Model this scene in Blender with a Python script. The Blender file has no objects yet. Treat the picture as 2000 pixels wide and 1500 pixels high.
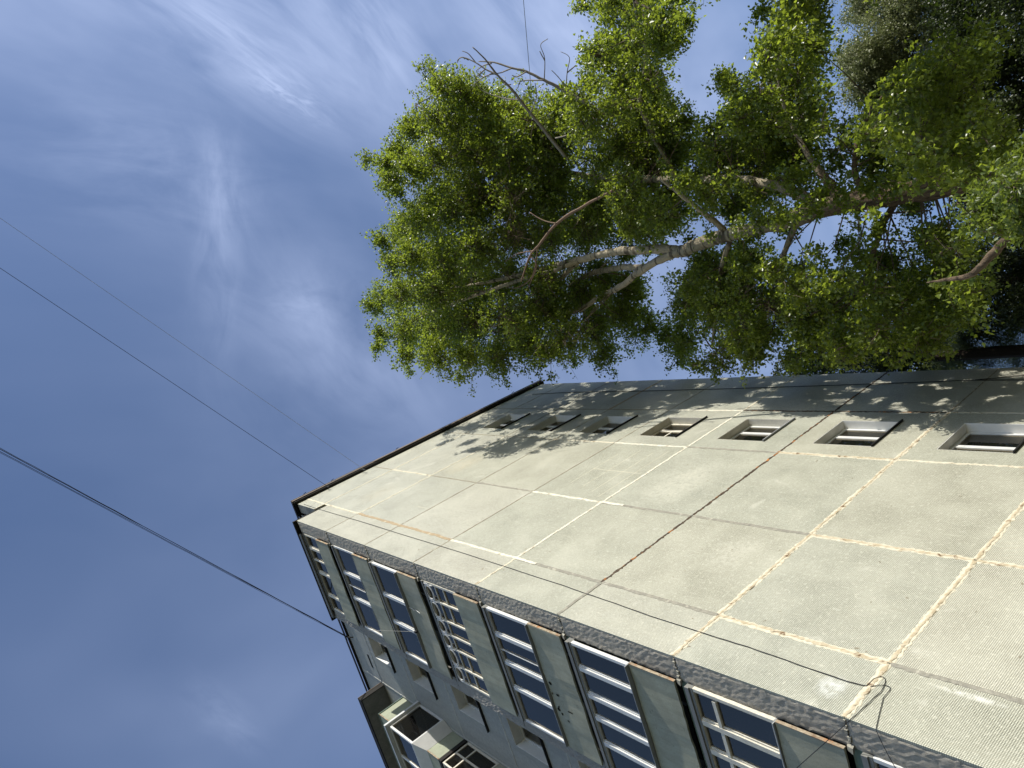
import bpy, math, random
import numpy as np
from mathutils import Vector, Matrix
RAD = math.radians
scene = bpy.context.scene
COL = scene.collection
random.seed(7)
rng = np.random.default_rng(11)

# ------------------------------------------------------------------ camera
CAM = np.array([-6.7442, -6.9039, 1.6])
FPX = 1465.4                       # focal length in pixels of a 2000 px wide frame
ROT = np.array([[0.7528, 0.3029, -0.5844], [-0.3588, 0.9332, 0.0214], [0.5518, 0.1935, 0.8112]])
cd = bpy.data.cameras.new('camera')
cd.sensor_width = 36.0
cd.lens = FPX / 2000.0 * 36.0
cd.clip_end = 3000
cam = bpy.data.objects.new('camera', cd)
COL.objects.link(cam)
_r, _d, _f = ROT
cam.matrix_world = Matrix(((_r[0], -_d[0], -_f[0], CAM[0]), (_r[1], -_d[1], -_f[1], CAM[1]),
                           (_r[2], -_d[2], -_f[2], CAM[2]), (0, 0, 0, 1)))
scene.camera = cam

# ------------------------------------------------------------------ sun, sky, exposure
SUN_EL, SUN_AZ = RAD(28), RAD(4)
SUN = np.array([-math.sin(SUN_AZ) * math.cos(SUN_EL), -math.cos(SUN_AZ) * math.cos(SUN_EL), math.sin(SUN_EL)])
sd = bpy.data.lights.new('sun', 'SUN')
sd.energy = 4.5
sd.angle = RAD(0.5)
sd.color = (1.0, 0.957, 0.865)
so = bpy.data.objects.new('sun', sd)
COL.objects.link(so)
so.rotation_euler = Vector(SUN).to_track_quat('Z', 'Y').to_euler()
so.location = (0, -60, 60)

scene.view_settings.view_transform = 'Standard'
scene.view_settings.look = 'None'
scene.view_settings.gamma = 1.0
scene.view_settings.exposure = 0.38

world = bpy.data.worlds.new('World')
scene.world = world
world.use_nodes = True
wn, wl = world.node_tree.nodes, world.node_tree.links
wn.clear()
w_out = wn.new('ShaderNodeOutputWorld')
w_bg = wn.new('ShaderNodeBackground')
w_bg.inputs[1].default_value = 0.128
sky = wn.new('ShaderNodeTexSky')
sky.sky_type = 'NISHITA'
sky.sun_disc = False
sky.sun_elevation = SUN_EL
sky.sun_rotation = math.pi + SUN_AZ
sky.altitude = 300
sky.air_density = 1.0
sky.dust_density = 0.6
sky.ozone_density = 1.6
tc = wn.new('ShaderNodeTexCoord')
sep = wn.new('ShaderNodeSeparateXYZ')
wl.new(tc.outputs['Generated'], sep.inputs[0])


def wmath(op, a, b=None):
    n = wn.new('ShaderNodeMath')
    n.operation = op
    for i, v in enumerate((a, b)):
        if v is None:
            continue
        if isinstance(v, (int, float)):
            n.inputs[i].default_value = v
        else:
            wl.new(v, n.inputs[i])
    return n.outputs[0]


zc = wmath('MAXIMUM', sep.outputs[2], 0.12)
comb = wn.new('ShaderNodeCombineXYZ')
wl.new(wmath('DIVIDE', sep.outputs[0], zc), comb.inputs[0])
wl.new(wmath('DIVIDE', sep.outputs[1], zc), comb.inputs[1])
CLOUDP = comb.outputs[0]


def wmap(loc, rot, scl):
    m = wn.new('ShaderNodeMapping')
    m.vector_type = 'TEXTURE'
    m.inputs['Location'].default_value = (loc[0], loc[1], 0)
    m.inputs['Rotation'].default_value = (0, 0, rot)
    m.inputs['Scale'].default_value = (scl[0], scl[1], 1)
    wl.new(CLOUDP, m.inputs[0])
    return m.outputs[0]


def cloud(loc, rot, size, fib, amp, lo=0.35, hi=0.8, detail=7, dist=0.6, seed=0.0):
    """one drift of cirrus: a soft patch in the cloud layer broken up by stretched noise"""
    v = wmap(loc, rot, size)
    dot = wn.new('ShaderNodeVectorMath')
    dot.operation = 'DOT_PRODUCT'
    wl.new(v, dot.inputs[0])
    wl.new(v, dot.inputs[1])
    mask = wmath('POWER', 2.718, wmath('MULTIPLY', dot.outputs['Value'], -1.0))
    nz = wn.new('ShaderNodeTexNoise')
    nz.inputs['Scale'].default_value = 1.0
    nz.inputs['Detail'].default_value = detail
    nz.inputs['Roughness'].default_value = 0.58
    nz.inputs['Distortion'].default_value = dist
    wl.new(wmap((loc[0] + seed, loc[1] - seed), rot, fib), nz.inputs['Vector'])
    mr = wn.new('ShaderNodeMapRange')
    mr.inputs[1].default_value = lo
    mr.inputs[2].default_value = hi
    mr.interpolation_type = 'SMOOTHSTEP'
    wl.new(nz.outputs[0], mr.inputs[0])
    return wmath('MULTIPLY', wmath('MULTIPLY', mask, mr.outputs[0]), amp)


CL = [
    cloud((0.42, -0.37), RAD(42), (0.20, 0.085), (0.22, 0.060), 0.58, 0.18, 0.80, 7, .8, .3),
    cloud((0.44, -0.33), RAD(44), (0.13, 0.045), (0.08, 0.018), 0.20, 0.36, 0.80, 7, .9, .9),
    cloud((0.475, -0.265), RAD(40), (0.055, 0.020), (0.03, 0.010), 0.36, 0.36, 0.74, 6, .8, .7),
    cloud((0.315, -0.10), RAD(112), (0.13, 0.026), (0.10, 0.035), 0.26, 0.25, 0.78, 5, .7, 1.1),
    cloud((0.27, -0.21), RAD(25), (0.13, 0.07), (0.18, 0.06), 0.30, 0.25, 0.8, 5, .5, 1.7),
    cloud((0.34, -0.17), RAD(100), (0.09, 0.05), (0.10, 0.04), 0.22, 0.25, 0.8, 5, .5, 2.7),
    cloud((0.14, -0.48), RAD(30), (0.25, 0.14), (0.3, 0.14), 0.55, 0.15, 0.85, 4, .4, 2.3),
    cloud((0.42, 0.08), RAD(60), (0.17, 0.11), (0.22, 0.12), 0.42, 0.15, 0.8, 5, .5, 3.1),
    cloud((0.39, 0.01), RAD(20), (0.05, 0.03), (0.05, 0.025), 0.20, 0.25, 0.8, 5, .6, 3.6),
    cloud((0.62, -0.36), RAD(64), (0.16, 0.09), (0.20, 0.06), 0.55, 0.20, 0.8, 5, .4, 4.2),
    cloud((0.95, -0.42), RAD(60), (0.4, 0.22), (0.4, 0.16), 0.60, 0.15, 0.8, 5, .4, 4.9),
    cloud((0.10, 0.47), RAD(70), (0.06, 0.022), (0.08, 0.03), 0.15, 0.25, 0.8, 5, .5, 5.5),
    cloud((0.15, 0.50), RAD(20), (0.34, 0.22), (0.4, 0.3), 0.30, 0.10, 0.95, 2, .4, 6.5),
    cloud((1.3, 0.1), RAD(20), (0.9, 0.7), (0.5, 0.35), 0.60, 0.15, 0.8, 4, .4, 7.5),
]
tot = CL[0]
for c in CL[1:]:
    tot = wmath('ADD', tot, c)
tot = wmath('MINIMUM', tot, 0.85)
wmix = wn.new('ShaderNodeMix')
wmix.data_type = 'RGBA'
wl.new(tot, wmix.inputs['Factor'])
hsv = wn.new('ShaderNodeHueSaturation')
hsv.inputs['Hue'].default_value = 0.507
hsv.inputs['Saturation'].default_value = 1.06
hsv.inputs['Value'].default_value = 1.08
wl.new(sky.outputs[0], hsv.inputs['Color'])
wl.new(hsv.outputs[0], wmix.inputs['A'])
wmix.inputs['B'].default_value = (3.45, 4.15, 6.0, 1)
wl.new(wmix.outputs['Result'], w_bg.inputs[0])
wl.new(w_bg.outputs[0], w_out.inputs[0])

# ------------------------------------------------------------------ geometry of the view, for siting things
def ray(px, py):
    d = np.array([(px - 1000) / FPX, (py - 750) / FPX, 1.0]) @ ROT
    return d / np.linalg.norm(d)


def at(px, py, D):
    """the point at horizontal distance D from the photographer in a measured direction"""
    d = ray(px, py)
    return CAM + d * (D / math.hypot(d[0], d[1]))


def on_plane(px, py, ax, val):
    d = ray(px, py)
    return CAM + d * ((val - CAM[ax]) / d[ax])


# ------------------------------------------------------------------ helpers
class MB:
    def __init__(self):
        self.v, self.f, self.smooth = [], [], False

    def add(self, vs, fs):
        o = len(self.v)
        self.v += [tuple(map(float, p)) for p in vs]
        self.f += [tuple(i + o for i in q) for q in fs]
        return self

    def box(self, x0, x1, y0, y1, z0, z1):
        return self.add([(x0, y0, z0), (x1, y0, z0), (x1, y1, z0), (x0, y1, z0), (x0, y0, z1), (x1, y0, z1), (x1, y1, z1), (x0, y1, z1)],
                        [(0, 3, 2, 1), (4, 5, 6, 7), (0, 1, 5, 4), (1, 2, 6, 5), (2, 3, 7, 6), (3, 0, 4, 7)])

    def hexa(self, p):
        """eight corners: lower ring of four, upper ring of four"""
        return self.add(p, [(0, 3, 2, 1), (4, 5, 6, 7), (0, 1, 5, 4), (1, 2, 6, 5), (2, 3, 7, 6), (3, 0, 4, 7)])

    def tube(self, pts, rad, n=6, cap=True):
        pts = [np.array(p, float) for p in pts]
        if isinstance(rad, (int, float)):
            rad = [rad] * len(pts)
        m = len(pts)
        base = len(self.v)
        prev = None
        for i, p in enumerate(pts):
            t = pts[min(i + 1, m - 1)] - pts[max(i - 1, 0)]
            t = t / (np.linalg.norm(t) + 1e-9)
            if prev is None:
                a = np.array([0, 0, 1.0]) if abs(t[2]) < .9 else np.array([1.0, 0, 0])
            else:
                a = prev
            u = a - t * (a @ t)
            u /= np.linalg.norm(u) + 1e-9
            w = np.cross(t, u)
            prev = u
            for k in range(n):
                an = 2 * math.pi * k / n
                q = p + (u * math.cos(an) + w * math.sin(an)) * rad[i]
                self.v.append(tuple(map(float, q)))
        for i in range(m - 1):
            for k in range(n):
                a = base + i * n + k
                b = base + i * n + (k + 1) % n
                self.f.append((a, b, b + n, a + n))
        if cap:
            self.f.append(tuple(base + k for k in range(n))[::-1])
            self.f.append(tuple(base + (m - 1) * n + k for k in range(n)))
        return self

    def build(self, name, mat, parent=None, smooth=False, bevel=0):
        me = bpy.data.meshes.new(name)
        me.from_pydata(self.v, [], self.f)
        me.materials.append(mat)
        if smooth:
            me.polygons.foreach_set('use_smooth', [True] * len(me.polygons))
        me.update()
        o = bpy.data.objects.new(name, me)
        COL.objects.link(o)
        if parent is not None:
            o.parent = parent
        if bevel:
            b = o.modifiers.new('bevel', 'BEVEL')
            b.width = bevel
            b.segments = 1
            b.limit_method = 'ANGLE'
        return o


def tag(o, label=None, cat=None, group=None, kind=None):
    if label: o['label'] = label
    if cat: o['category'] = cat
    if group: o['group'] = group
    if kind: o['kind'] = kind
    return o


def thing(name, loc, label, cat, group=None):
    o = bpy.data.objects.new(name, None)
    o.empty_display_size = 0.3
    COL.objects.link(o)
    o.location = loc
    return tag(o, label, cat, group)


# ------------------------------------------------------------------ materials
class NT:
    """short hand for a material node tree"""
    def __init__(self, name):
        self.m = bpy.data.materials.new(name)
        self.m.use_nodes = True
        self.n, self.l = self.m.node_tree.nodes, self.m.node_tree.links
        self.b = self.n['Principled BSDF']

    def link(self, a, b):
        self.l.new(a, b)

    def coord(self, kind='Object', scale=(1, 1, 1), rot=(0, 0, 0), loc=(0, 0, 0)):
        t = self.n.new('ShaderNodeTexCoord')
        mp = self.n.new('ShaderNodeMapping')
        mp.inputs['Scale'].default_value = scale
        mp.inputs['Rotation'].default_value = rot
        mp.inputs['Location'].default_value = loc
        self.link(t.outputs[kind], mp.inputs[0])
        return mp.outputs[0]

    def noise(self, vec, scale, detail=5, rough=.55, dist=0, lo=None, hi=None):
        n = self.n.new('ShaderNodeTexNoise')
        n.inputs['Scale'].default_value = scale
        n.inputs['Detail'].default_value = detail
        n.inputs['Roughness'].default_value = rough
        n.inputs['Distortion'].default_value = dist
        self.link(vec, n.inputs['Vector'])
        return n.outputs[0] if lo is None else self.rng(n.outputs[0], lo, hi)

    def rng(self, v, lo, hi, a=0.0, b=1.0):
        r = self.n.new('ShaderNodeMapRange')
        for i, x in enumerate((lo, hi, a, b)):
            r.inputs[i + 1].default_value = x
        self.link(v, r.inputs[0])
        return r.outputs[0]

    def mix(self, f, a, b, mode='MIX'):
        n = self.n.new('ShaderNodeMix')
        n.data_type = 'RGBA'
        n.blend_type = mode
        for key, v in (('Factor', f), ('A', a), ('B', b)):
            if isinstance(v, (int, float)):
                n.inputs[key].default_value = v
            elif isinstance(v, tuple):
                n.inputs[key].default_value = (*v, 1)
            else:
                self.link(v, n.inputs[key])
        return n.outputs['Result']

    def math(self, op, a, b=None):
        n = self.n.new('ShaderNodeMath')
        n.operation = op
        for i, v in enumerate((a, b)):
            if v is None: continue
            if isinstance(v, (int, float)): n.inputs[i].default_value = v
            else: self.link(v, n.inputs[i])
        return n.outputs[0]

    def bump(self, h, strength=.5, dist=.01):
        b = self.n.new('ShaderNodeBump')
        b.inputs['Strength'].default_value = strength
        b.inputs['Distance'].default_value = dist
        self.link(h, b.inputs['Height'])
        self.link(b.outputs[0], self.b.inputs['Normal'])

    def base(self, c, rough=.8, spec=.3):
        if isinstance(c, tuple): self.b.inputs['Base Color'].default_value = (*c, 1)
        else: self.link(c, self.b.inputs['Base Color'])
        self.b.inputs['Roughness'].default_value = rough
        self.b.inputs['Specular IOR Level'].default_value = spec
        return self


WASH = [(.44, 7.24, .27, .24, .42, (.80, .82, .82)), (1.02, 5.75, .07, .50, .5, (.78, .78, .72)), (5.4, 13.9, 1.5, .9, .30, (.66, .64, .54)), (8.6, 9.4, 1.0, .5, .35, (.30, .29, .23)),
        (2.4, 24.6, .9, .7, .30, (.38, .33, .23)), (5.0, 23.0, 1.0, .7, .35, (.50, .42, .28)), (3.0, 10.6, .8, .5, .25, (.66, .64, .55)), (9.9, 6.2, 1.4, .5, .4, (.33, .31, .24))]


def m_tile():
    t = NT('mosaic_tile')
    v = t.coord('Object', (1, 1, 1), (RAD(-90), 0, 0))           # x, z -> x, y of the grid
    br = t.n.new('ShaderNodeTexBrick')
    br.offset = 0.0
    br.squash = 1.0
    br.inputs['Scale'].default_value = 1.0
    br.inputs['Brick Width'].default_value = 0.025
    br.inputs['Row Height'].default_value = 0.025
    br.inputs['Mortar Size'].default_value = 0.0046
    br.inputs['Mortar Smooth'].default_value = 0.25
    br.inputs['Bias'].default_value = 0.0
    br.inputs['Color1'].default_value = (.660, .650, .540, 1)
    br.inputs['Color2'].default_value = (.540, .530, .435, 1)
    br.inputs['Mortar'].default_value = (.085, .08, .065, 1)
    t.link(v, br.inputs['Vector'])
    o = t.coord('Object')
    oi = t.n.new('ShaderNodeObjectInfo')
    c = t.mix(oi.outputs['Random'], br.outputs['Color'], (.84, .885, .885), 'MULTIPLY')
    o2 = t.math('FRACT', t.math('MULTIPLY', oi.outputs['Random'], 7.31))
    c = t.mix(t.math('MULTIPLY', o2, .6), c, (1.0, .965, .90), 'MULTIPLY')
    # cloudy weathering, long vertical runs and scattered knocks
    big = t.noise(o, 0.9, 5, .6, .4, .35, .72)
    c = t.mix(t.math('MULTIPLY', big, .34), c, (.62, .61, .51))
    run = t.noise(t.coord('Object', (5, 1, .35)), 1.4, 6, .62, .5, .48, .78)
    c = t.mix(t.math('MULTIPLY', run, .40), c, (.36, .355, .285))
    wht = t.noise(t.coord('Object', (1, 1, .7), loc=(3, 1, 8)), 2.3, 4, .5, .8, .66, .74)
    c = t.mix(t.math('MULTIPLY', wht, .22), c, (.72, .70, .62))
    spk = t.noise(o, 14, 4, .6, 0, .70, .76)
    c = t.mix(t.math('MULTIPLY', spk, .42), c, (.21, .20, .16))
    grit = t.noise(o, 22, 3, .6, 0, .38, .72)
    c = t.mix(t.math('MULTIPLY', grit, .34), c, (.30, .29, .23))
    pale = t.noise(t.coord('Object', loc=(7, 3, 2)), 15, 3, .6, 0, .55, .72)
    c = t.mix(t.math('MULTIPLY', pale, .35), c, (.70, .68, .57))
    drip = t.noise(t.coord('Object', (11, 1, .30), loc=(5, 0, 3)), 1.2, 6, .62, .3, .60, .74)
    c = t.mix(t.math('MULTIPLY', drip, .40), c, (.25, .235, .18))
    for (cx_, cz_, w_, h_, amp_, colr) in WASH:
        mp = t.coord('Object', (1 / w_, 0, 1 / h_), loc=(-cx_ / w_, 0, -cz_ / h_))
        ln_ = t.n.new('ShaderNodeVectorMath')
        ln_.operation = 'LENGTH'
        t.link(mp, ln_.inputs[0])
        fall = t.rng(ln_.outputs['Value'], .35, 1.0, 1, 0)
        msk = t.math('MULTIPLY', fall, t.noise(o, 9, 5, .65, .8, .36, .58))
        c = t.mix(t.math('MULTIPLY', msk, amp_), c, colr)
    t.base(c, .55, .35)
    t.bump(br.outputs['Fac'], -.25, .004)
    return t.m


def m_plaster(name, c1, c2, scale=6, bump=.5, dist=.02, stain=None, rough=.92):
    t = NT(name)
    o = t.coord('Object')
    a = t.noise(o, scale, 7, .65, .3, .3, .72)
    b = t.noise(o, scale * 9, 5, .6, 0, .3, .72)
    c = t.mix(a, c1, c2)
    c = t.mix(t.math('MULTIPLY', b, .45), c, tuple(x * .55 for x in c1))
    if stain:
        s = t.noise(t.coord('Object', (1, 3, .25)), 1.3, 6, .6, .4, .5, .75)
        c = t.mix(t.math('MULTIPLY', s, .5), c, stain)
    t.base(c, rough, .2)
    h = t.math('ADD', t.math('MULTIPLY', t.noise(o, scale * 5, 8, .7), 1.0), t.math('MULTIPLY', t.noise(o, scale * 22, 3, .6), .35))
    t.bump(h, bump, dist)
    return t.m


def m_simple(name, c, rough=.6, spec=.3, var=.25, scale=7, metal=0.0, bump=0.0, stretch=(1, 1, 1)):
    t = NT(name)
    o = t.coord('Object', stretch)
    a = t.noise(o, scale, 6, .6, .2, .3, .75)
    col = t.mix(t.math('MULTIPLY', a, var), c, tuple(x * .45 for x in c))
    t.base(col, rough, spec)
    t.b.inputs['Metallic'].default_value = metal
    if bump:
        t.bump(t.noise(o, scale * 4, 6, .6), bump, .01)
    return t.m


def m_panel(name, c1, c2, dirt):
    """weathered painted sheet"""
    t = NT(name)
    oi = t.n.new('ShaderNodeObjectInfo')
    o = t.coord('Object')
    a = t.noise(o, 2.2, 7, .62, .8, .32, .70)
    c = t.mix(t.rng(oi.outputs['Random'], 0, 1, .0, .8), c1, c2)
    c = t.mix(t.math('MULTIPLY', a, .8), c, dirt)
    st = t.noise(t.coord('Object', (1, 7, .8)), 1.8, 7, .65, .4, .42, .78)
    c = t.mix(t.math('MULTIPLY', st, .45), c, (.20, .20, .14))
    sp = t.noise(o, 17, 5, .65, .6, .63, .72)
    c = t.mix(t.math('MULTIPLY', sp, .75), c, (.06, .06, .045))
    fine = t.noise(o, 55, 4, .6, 0, .35, .7)
    c = t.mix(t.math('MULTIPLY', fine, .3), c, (.16, .16, .12))
    t.base(c, .72, .25)
    t.bump(t.noise(o, 24, 6, .6), .25, .006)
    return t.m


def m_seal(name, c1, c2, c3=None):
    t = NT(name)
    o = t.coord('Object')
    c = t.mix(t.noise(o, 9, 6, .65, .6, .35, .68), c1, c2)
    if c3:
        c = t.mix(t.noise(o, 5, 5, .6, .5, .56, .66), c, c3)
    t.base(c, .9, .15)
    t.bump(t.noise(o, 40, 5, .65), .6, .01)
    return t.m


def m_glass(name, tint=(.02, .025, .03), ior=1.75, through=.55):
    t = NT(name)
    out = t.n['Material Output']
    gl = t.n.new('ShaderNodeBsdfGlossy')
    gl.inputs['Roughness'].default_value = .015
    gl.inputs['Color'].default_value = (.98, .92, .80, 1)
    tr = t.n.new('ShaderNodeBsdfTransparent')
    tr.inputs['Color'].default_value = (through, through * 1.02, through, 1)
    df = t.n.new('ShaderNodeBsdfDiffuse')
    df.inputs['Color'].default_value = (*tint, 1)
    nz = t.noise(t.coord('Object'), 1.1, 3, .5, .3)
    bp = t.n.new('ShaderNodeBump')
    bp.inputs['Strength'].default_value = .05
    bp.inputs['Distance'].default_value = .02
    t.link(nz, bp.inputs['Height'])
    t.link(bp.outputs[0], gl.inputs['Normal'])
    fr = t.n.new('ShaderNodeFresnel')
    fr.inputs['IOR'].default_value = ior
    m1 = t.n.new('ShaderNodeMixShader')
    m1.inputs[0].default_value = .12
    t.link(tr.outputs[0], m1.inputs[1])
    t.link(df.outputs[0], m1.inputs[2])
    m2 = t.n.new('ShaderNodeMixShader')
    t.link(fr.outputs[0], m2.inputs[0])
    t.link(m1.outputs[0], m2.inputs[1])
    t.link(gl.outputs[0], m2.inputs[2])
    t.link(m2.outputs[0], out.inputs[0])
    return t.m


def m_leaf(name, c1, c2, trans, gloss=.45, tr_fac=.42):
    t = NT(name)
    out = t.n['Material Output']
    at_ = t.n.new('ShaderNodeAttribute')
    at_.attribute_name = 'tint'
    c = t.mix(at_.outputs['Fac'], c1, c2)
    t.base(c, gloss, .45)
    tl = t.n.new('ShaderNodeBsdfTranslucent')
    ct = t.mix(at_.outputs['Fac'], tuple(x * .8 for x in trans), tuple(x * 1.15 for x in trans))
    t.link(ct, tl.inputs[0])
    mx = t.n.new('ShaderNodeMixShader')
    mx.inputs[0].default_value = tr_fac
    t.link(t.b.outputs[0], mx.inputs[1])
    t.link(tl.outputs[0], mx.inputs[2])
    t.link(mx.outputs[0], out.inputs[0])
    return t.m


def m_bark():
    t = NT('poplar_bark')
    o = t.coord('Object')
    sx = t.n.new('ShaderNodeSeparateXYZ')
    t.link(o, sx.inputs[0])
    hgt = t.rng(t.math('ADD', sx.outputs[2], t.math('MULTIPLY', t.noise(o, 1.2, 4), 2.0)), 12.2, 15.2)
    furrow = t.noise(t.coord('Object', (1, 1, .22)), 13, 7, .7, .6, .32, .66)
    low = t.mix(furrow, (.050, .034, .022), (.20, .145, .095))
    ring = t.noise(t.coord('Object', (.25, .25, 2.4)), 3.0, 4, .62, .3, .545, .585)
    pale = t.mix(t.noise(o, 6, 5, .6, .3, .3, .75), (.42, .36, .26), (.26, .23, .165))
    pale = t.mix(t.math('MULTIPLY', ring, .8), pale, (.06, .048, .036))
    c = t.mix(hgt, low, pale)
    t.base(c, .88, .2)
    t.bump(t.math('ADD', t.math('MULTIPLY', furrow, 1.0), t.noise(o, 30, 4)), .7, .03)
    return t.m


M = {}
M['tile'] = m_tile()
M['pier'] = m_plaster('rough_render', (.34, .31, .26), (.52, .48, .41), 17, .75, .016)
M['far_pier'] = m_plaster('pale_rough_render', (.30, .29, .27), (.42, .40, .36), 7, .9, .035)
M['facade'] = m_plaster('facade_render', (.30, .31, .30), (.40, .41, .38), 9, .6, .02, (.22, .23, .22))
M['concrete'] = m_plaster('concrete', (.22, .22, .20), (.34, .33, .30), 5, .5, .02, (.12, .12, .11))
M['panel'] = m_panel('painted_sheet', (.36, .375, .295), (.42, .40, .31), (.24, .235, .175))
M['panel_pale'] = m_panel('pale_green_sheet', (.30, .36, .28), (.38, .40, .29), (.28, .29, .21))
M['slab'] = m_plaster('green_slab_edge', (.13, .20, .165), (.21, .25, .21), 8, .7, .02, (.08, .10, .09))
M['header'] = m_simple('grey_flashing', (.19, .19, .175), .6, .3, .35, 4)
M['white'] = m_simple('white_frame', (.64, .64, .62), .4, .4, .25, 5)
M['oldwhite'] = m_simple('old_white_paint', (.66, .62, .52), .6, .3, .45, 14, bump=.2)
M['sill'] = m_simple('white_sill', (.60, .62, .62), .4, .4, .2, 5)
M['sill_grey'] = m_simple('galvanised_sill', (.30, .31, .32), .45, .4, .3, 6)
M['reveal'] = m_simple('painted_reveal', (.80, .79, .75), .7, .25, .2, 5, bump=.1)
M['reveal_raw'] = m_plaster('raw_reveal', (.58, .55, .47), (.72, .69, .60), 9, .5, .015)
M['rust'] = m_seal('rusty_edge', (.40, .35, .26), (.17, .11, .07), (.34, .16, .07))
M['capdark'] = m_simple('dark_roof_edge', (.022, .020, .017), .75, .2, .5, 9)
M['capmetal'] = m_simple('brown_flashing', (.16, .12, .085), .5, .4, .5, 5)
M['capzinc'] = m_simple('zinc_flashing', (.40, .38, .35), .45, .4, .4, 6)
M['dark'] = m_simple('dark_gap', (.012, .012, .012), .95, .05, .2, 6)
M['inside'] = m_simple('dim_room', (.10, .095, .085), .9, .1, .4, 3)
M['curtain'] = m_simple('pale_curtain', (.42, .38, .30), .85, .1, .25, 3, stretch=(14, 14, .4))
M['curtain_brown'] = m_simple('brown_blind', (.26, .20, .155), .85, .1, .4, 3, stretch=(14, 14, .5))
M['black'] = m_simple('black_rubber', (.012, .012, .013), .6, .3, .2, 9)
M['steelwire'] = m_simple('grey_wire', (.34, .34, .33), .5, .4, .2, 9)
M['glass'] = m_glass('window_glass', (.11, .11, .105), ior=1.75, through=.62)
M['glass_dull'] = m_glass('dusty_glass', (.05, .05, .05), 1.6, .55)
M['glass_end'] = m_glass('end_wall_glass', (.05, .055, .05), 1.6, .55)
M['seal_white'] = m_seal('fresh_white_sealant', (.70, .68, .58), (.56, .52, .41), (.38, .33, .24))
M['seal_cream'] = m_seal('cream_mortar', (.52, .475, .36), (.64, .60, .48), (.31, .25, .165))
M['seal_tan'] = m_seal('tan_mortar', (.40, .32, .21), (.29, .22, .14), (.52, .46, .34))
M['seal_grey'] = m_seal('grey_sealant', (.30, .285, .235), (.21, .20, .17), (.42, .40, .33))
M['seal_brown'] = m_seal('grey_brown_joint', (.19, .165, .12), (.30, .27, .205), (.45, .42, .33))
M['seal_rust'] = m_seal('open_dark_joint', (.035, .027, .022), (.11, .08, .055), (.42, .17, .05))
M['seal_old'] = m_seal('flaking_mortar', (.40, .33, .22), (.56, .50, .38), (.15, .09, .05))
M['bark'] = m_bark()
M['twig'] = m_simple('twig_bark', (.13, .10, .070), .85, .2, .5, 9)
M['darkbark'] = m_simple('dark_bark', (.045, .036, .028), .9, .1, .5, 9)
M['deadwood'] = m_simple('grey_deadwood', (.26, .23, .19), .85, .2, .6, 9)
M['brownlimb'] = m_simple('reddish_bark', (.20, .135, .095), .8, .2, .5, 8)
M['leaf'] = m_leaf('poplar_leaf', (.046, .075, .014), (.118, .150, .028), (.39, .49, .042), .33, .44)
M['leaf_near'] = m_leaf('near_poplar_leaf', (.060, .090, .018), (.115, .150, .034), (.26, .34, .035), .42, .42)
M['leaf_silver'] = m_leaf('silver_leaf', (.17, .19, .085), (.30, .31, .17), (.22, .26, .09), .45, .32)
M['leaf_shaded'] = m_leaf('shaded_leaf', (.022, .035, .010), (.05, .07, .02), (.06, .09, .015), .45, .3)  # shade from neighbouring trees is put into this leaf colour
M['needle'] = m_leaf('larch_needle', (.05, .085, .045), (.10, .14, .075), (.06, .10, .04), .6, .25)
M['leaf_yellow'] = m_leaf('yellow_green_leaf', (.13, .16, .03), (.20, .22, .05), (.28, .33, .04), .5, .4)

# ------------------------------------------------------------------ ground
def m_ground():
    t = NT('yard_ground')
    o = t.coord('Object')
    c = t.mix(t.noise(o, .35, 6, .6, .3, .4, .62), (.085, .078, .062), (.045, .06, .022))
    c = t.mix(t.noise(o, 7, 5, .6, 0, .4, .7), c, (.11, .10, .08))
    t.base(c, .95, .1)
    t.bump(t.noise(o, 12, 6, .6), .4, .03)
    return t.m


g = MB()
g.add([(-1500, -1500, 0), (1500, -1500, 0), (1500, 1500, 0), (-1500, 1500, 0)], [(0, 1, 2, 3)])
tag(g.build('ground', m_ground()), kind='structure')
g = MB()
g.box(-1.2, 13.6, -1.1, -.02, -.1, .12).box(-1.2, -.02, -.02, 16, -.1, .12)
tag(g.build('pavement', M['concrete']), kind='structure')

# ------------------------------------------------------------------ the apartment building
H = 2.8
F9 = 4.028
def F(k): return F9 + (9 - k) * H          # floor joint k, counted from the roof
XS = [0.0, 1.18, 3.98, 7.30, 9.89, 12.80]  # panel joints of the end wall
XF = 0.76                                  # plane of the long front
ROOF = 28.05
B = thing('apartment_building', (6, 6, 0), 'tall tiled panel apartment block with glazed loggias on its shaded side', 'building')
B.location = (0, 0, 0)

WIN_Z = {1: (24.72, 26.05), 2: (21.75, 23.15), 3: (18.95, 20.35), 4: (16.13, 17.58), 5: (13.24, 14.69), 6: (10.44, 11.89), 7: (7.66, 9.07), 8: (4.9, 6.3)}
WX0, WX1 = 7.90, 9.31
G_ = .007                                   # half joint gap


def panel_solid(x0, x1, z0, z1, depth=.34):
    m = MB()
    m.box(x0 + G_, x1 - G_, 0, depth, z0 + G_, z1 - G_)
    return m


def panel_hole(x0, x1, z0, z1, hx0, hx1, hz0, hz1, depth=.34):
    x0, x1, z0, z1 = x0 + G_, x1 - G_, z0 + G_, z1 - G_
    m = MB()
    o = [(x0, z0), (x1, z0), (x1, z1), (x0, z1)]
    h = [(hx0, hz0), (hx1, hz0), (hx1, hz1), (hx0, hz1)]
    vs = [(x, 0, z) for x, z in o + h] + [(x, depth, z) for x, z in o + h]
    fs = []
    for i in range(4):
        j = (i + 1) % 4
        fs.append((i, j, 4 + j, 4 + i))                 # front ring
        fs.append((8 + i, 12 + i, 12 + j, 8 + j))       # back ring
        fs.append((i, 8 + i, 8 + j, j))                 # outer rim
    return m.add(vs, fs)


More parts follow.
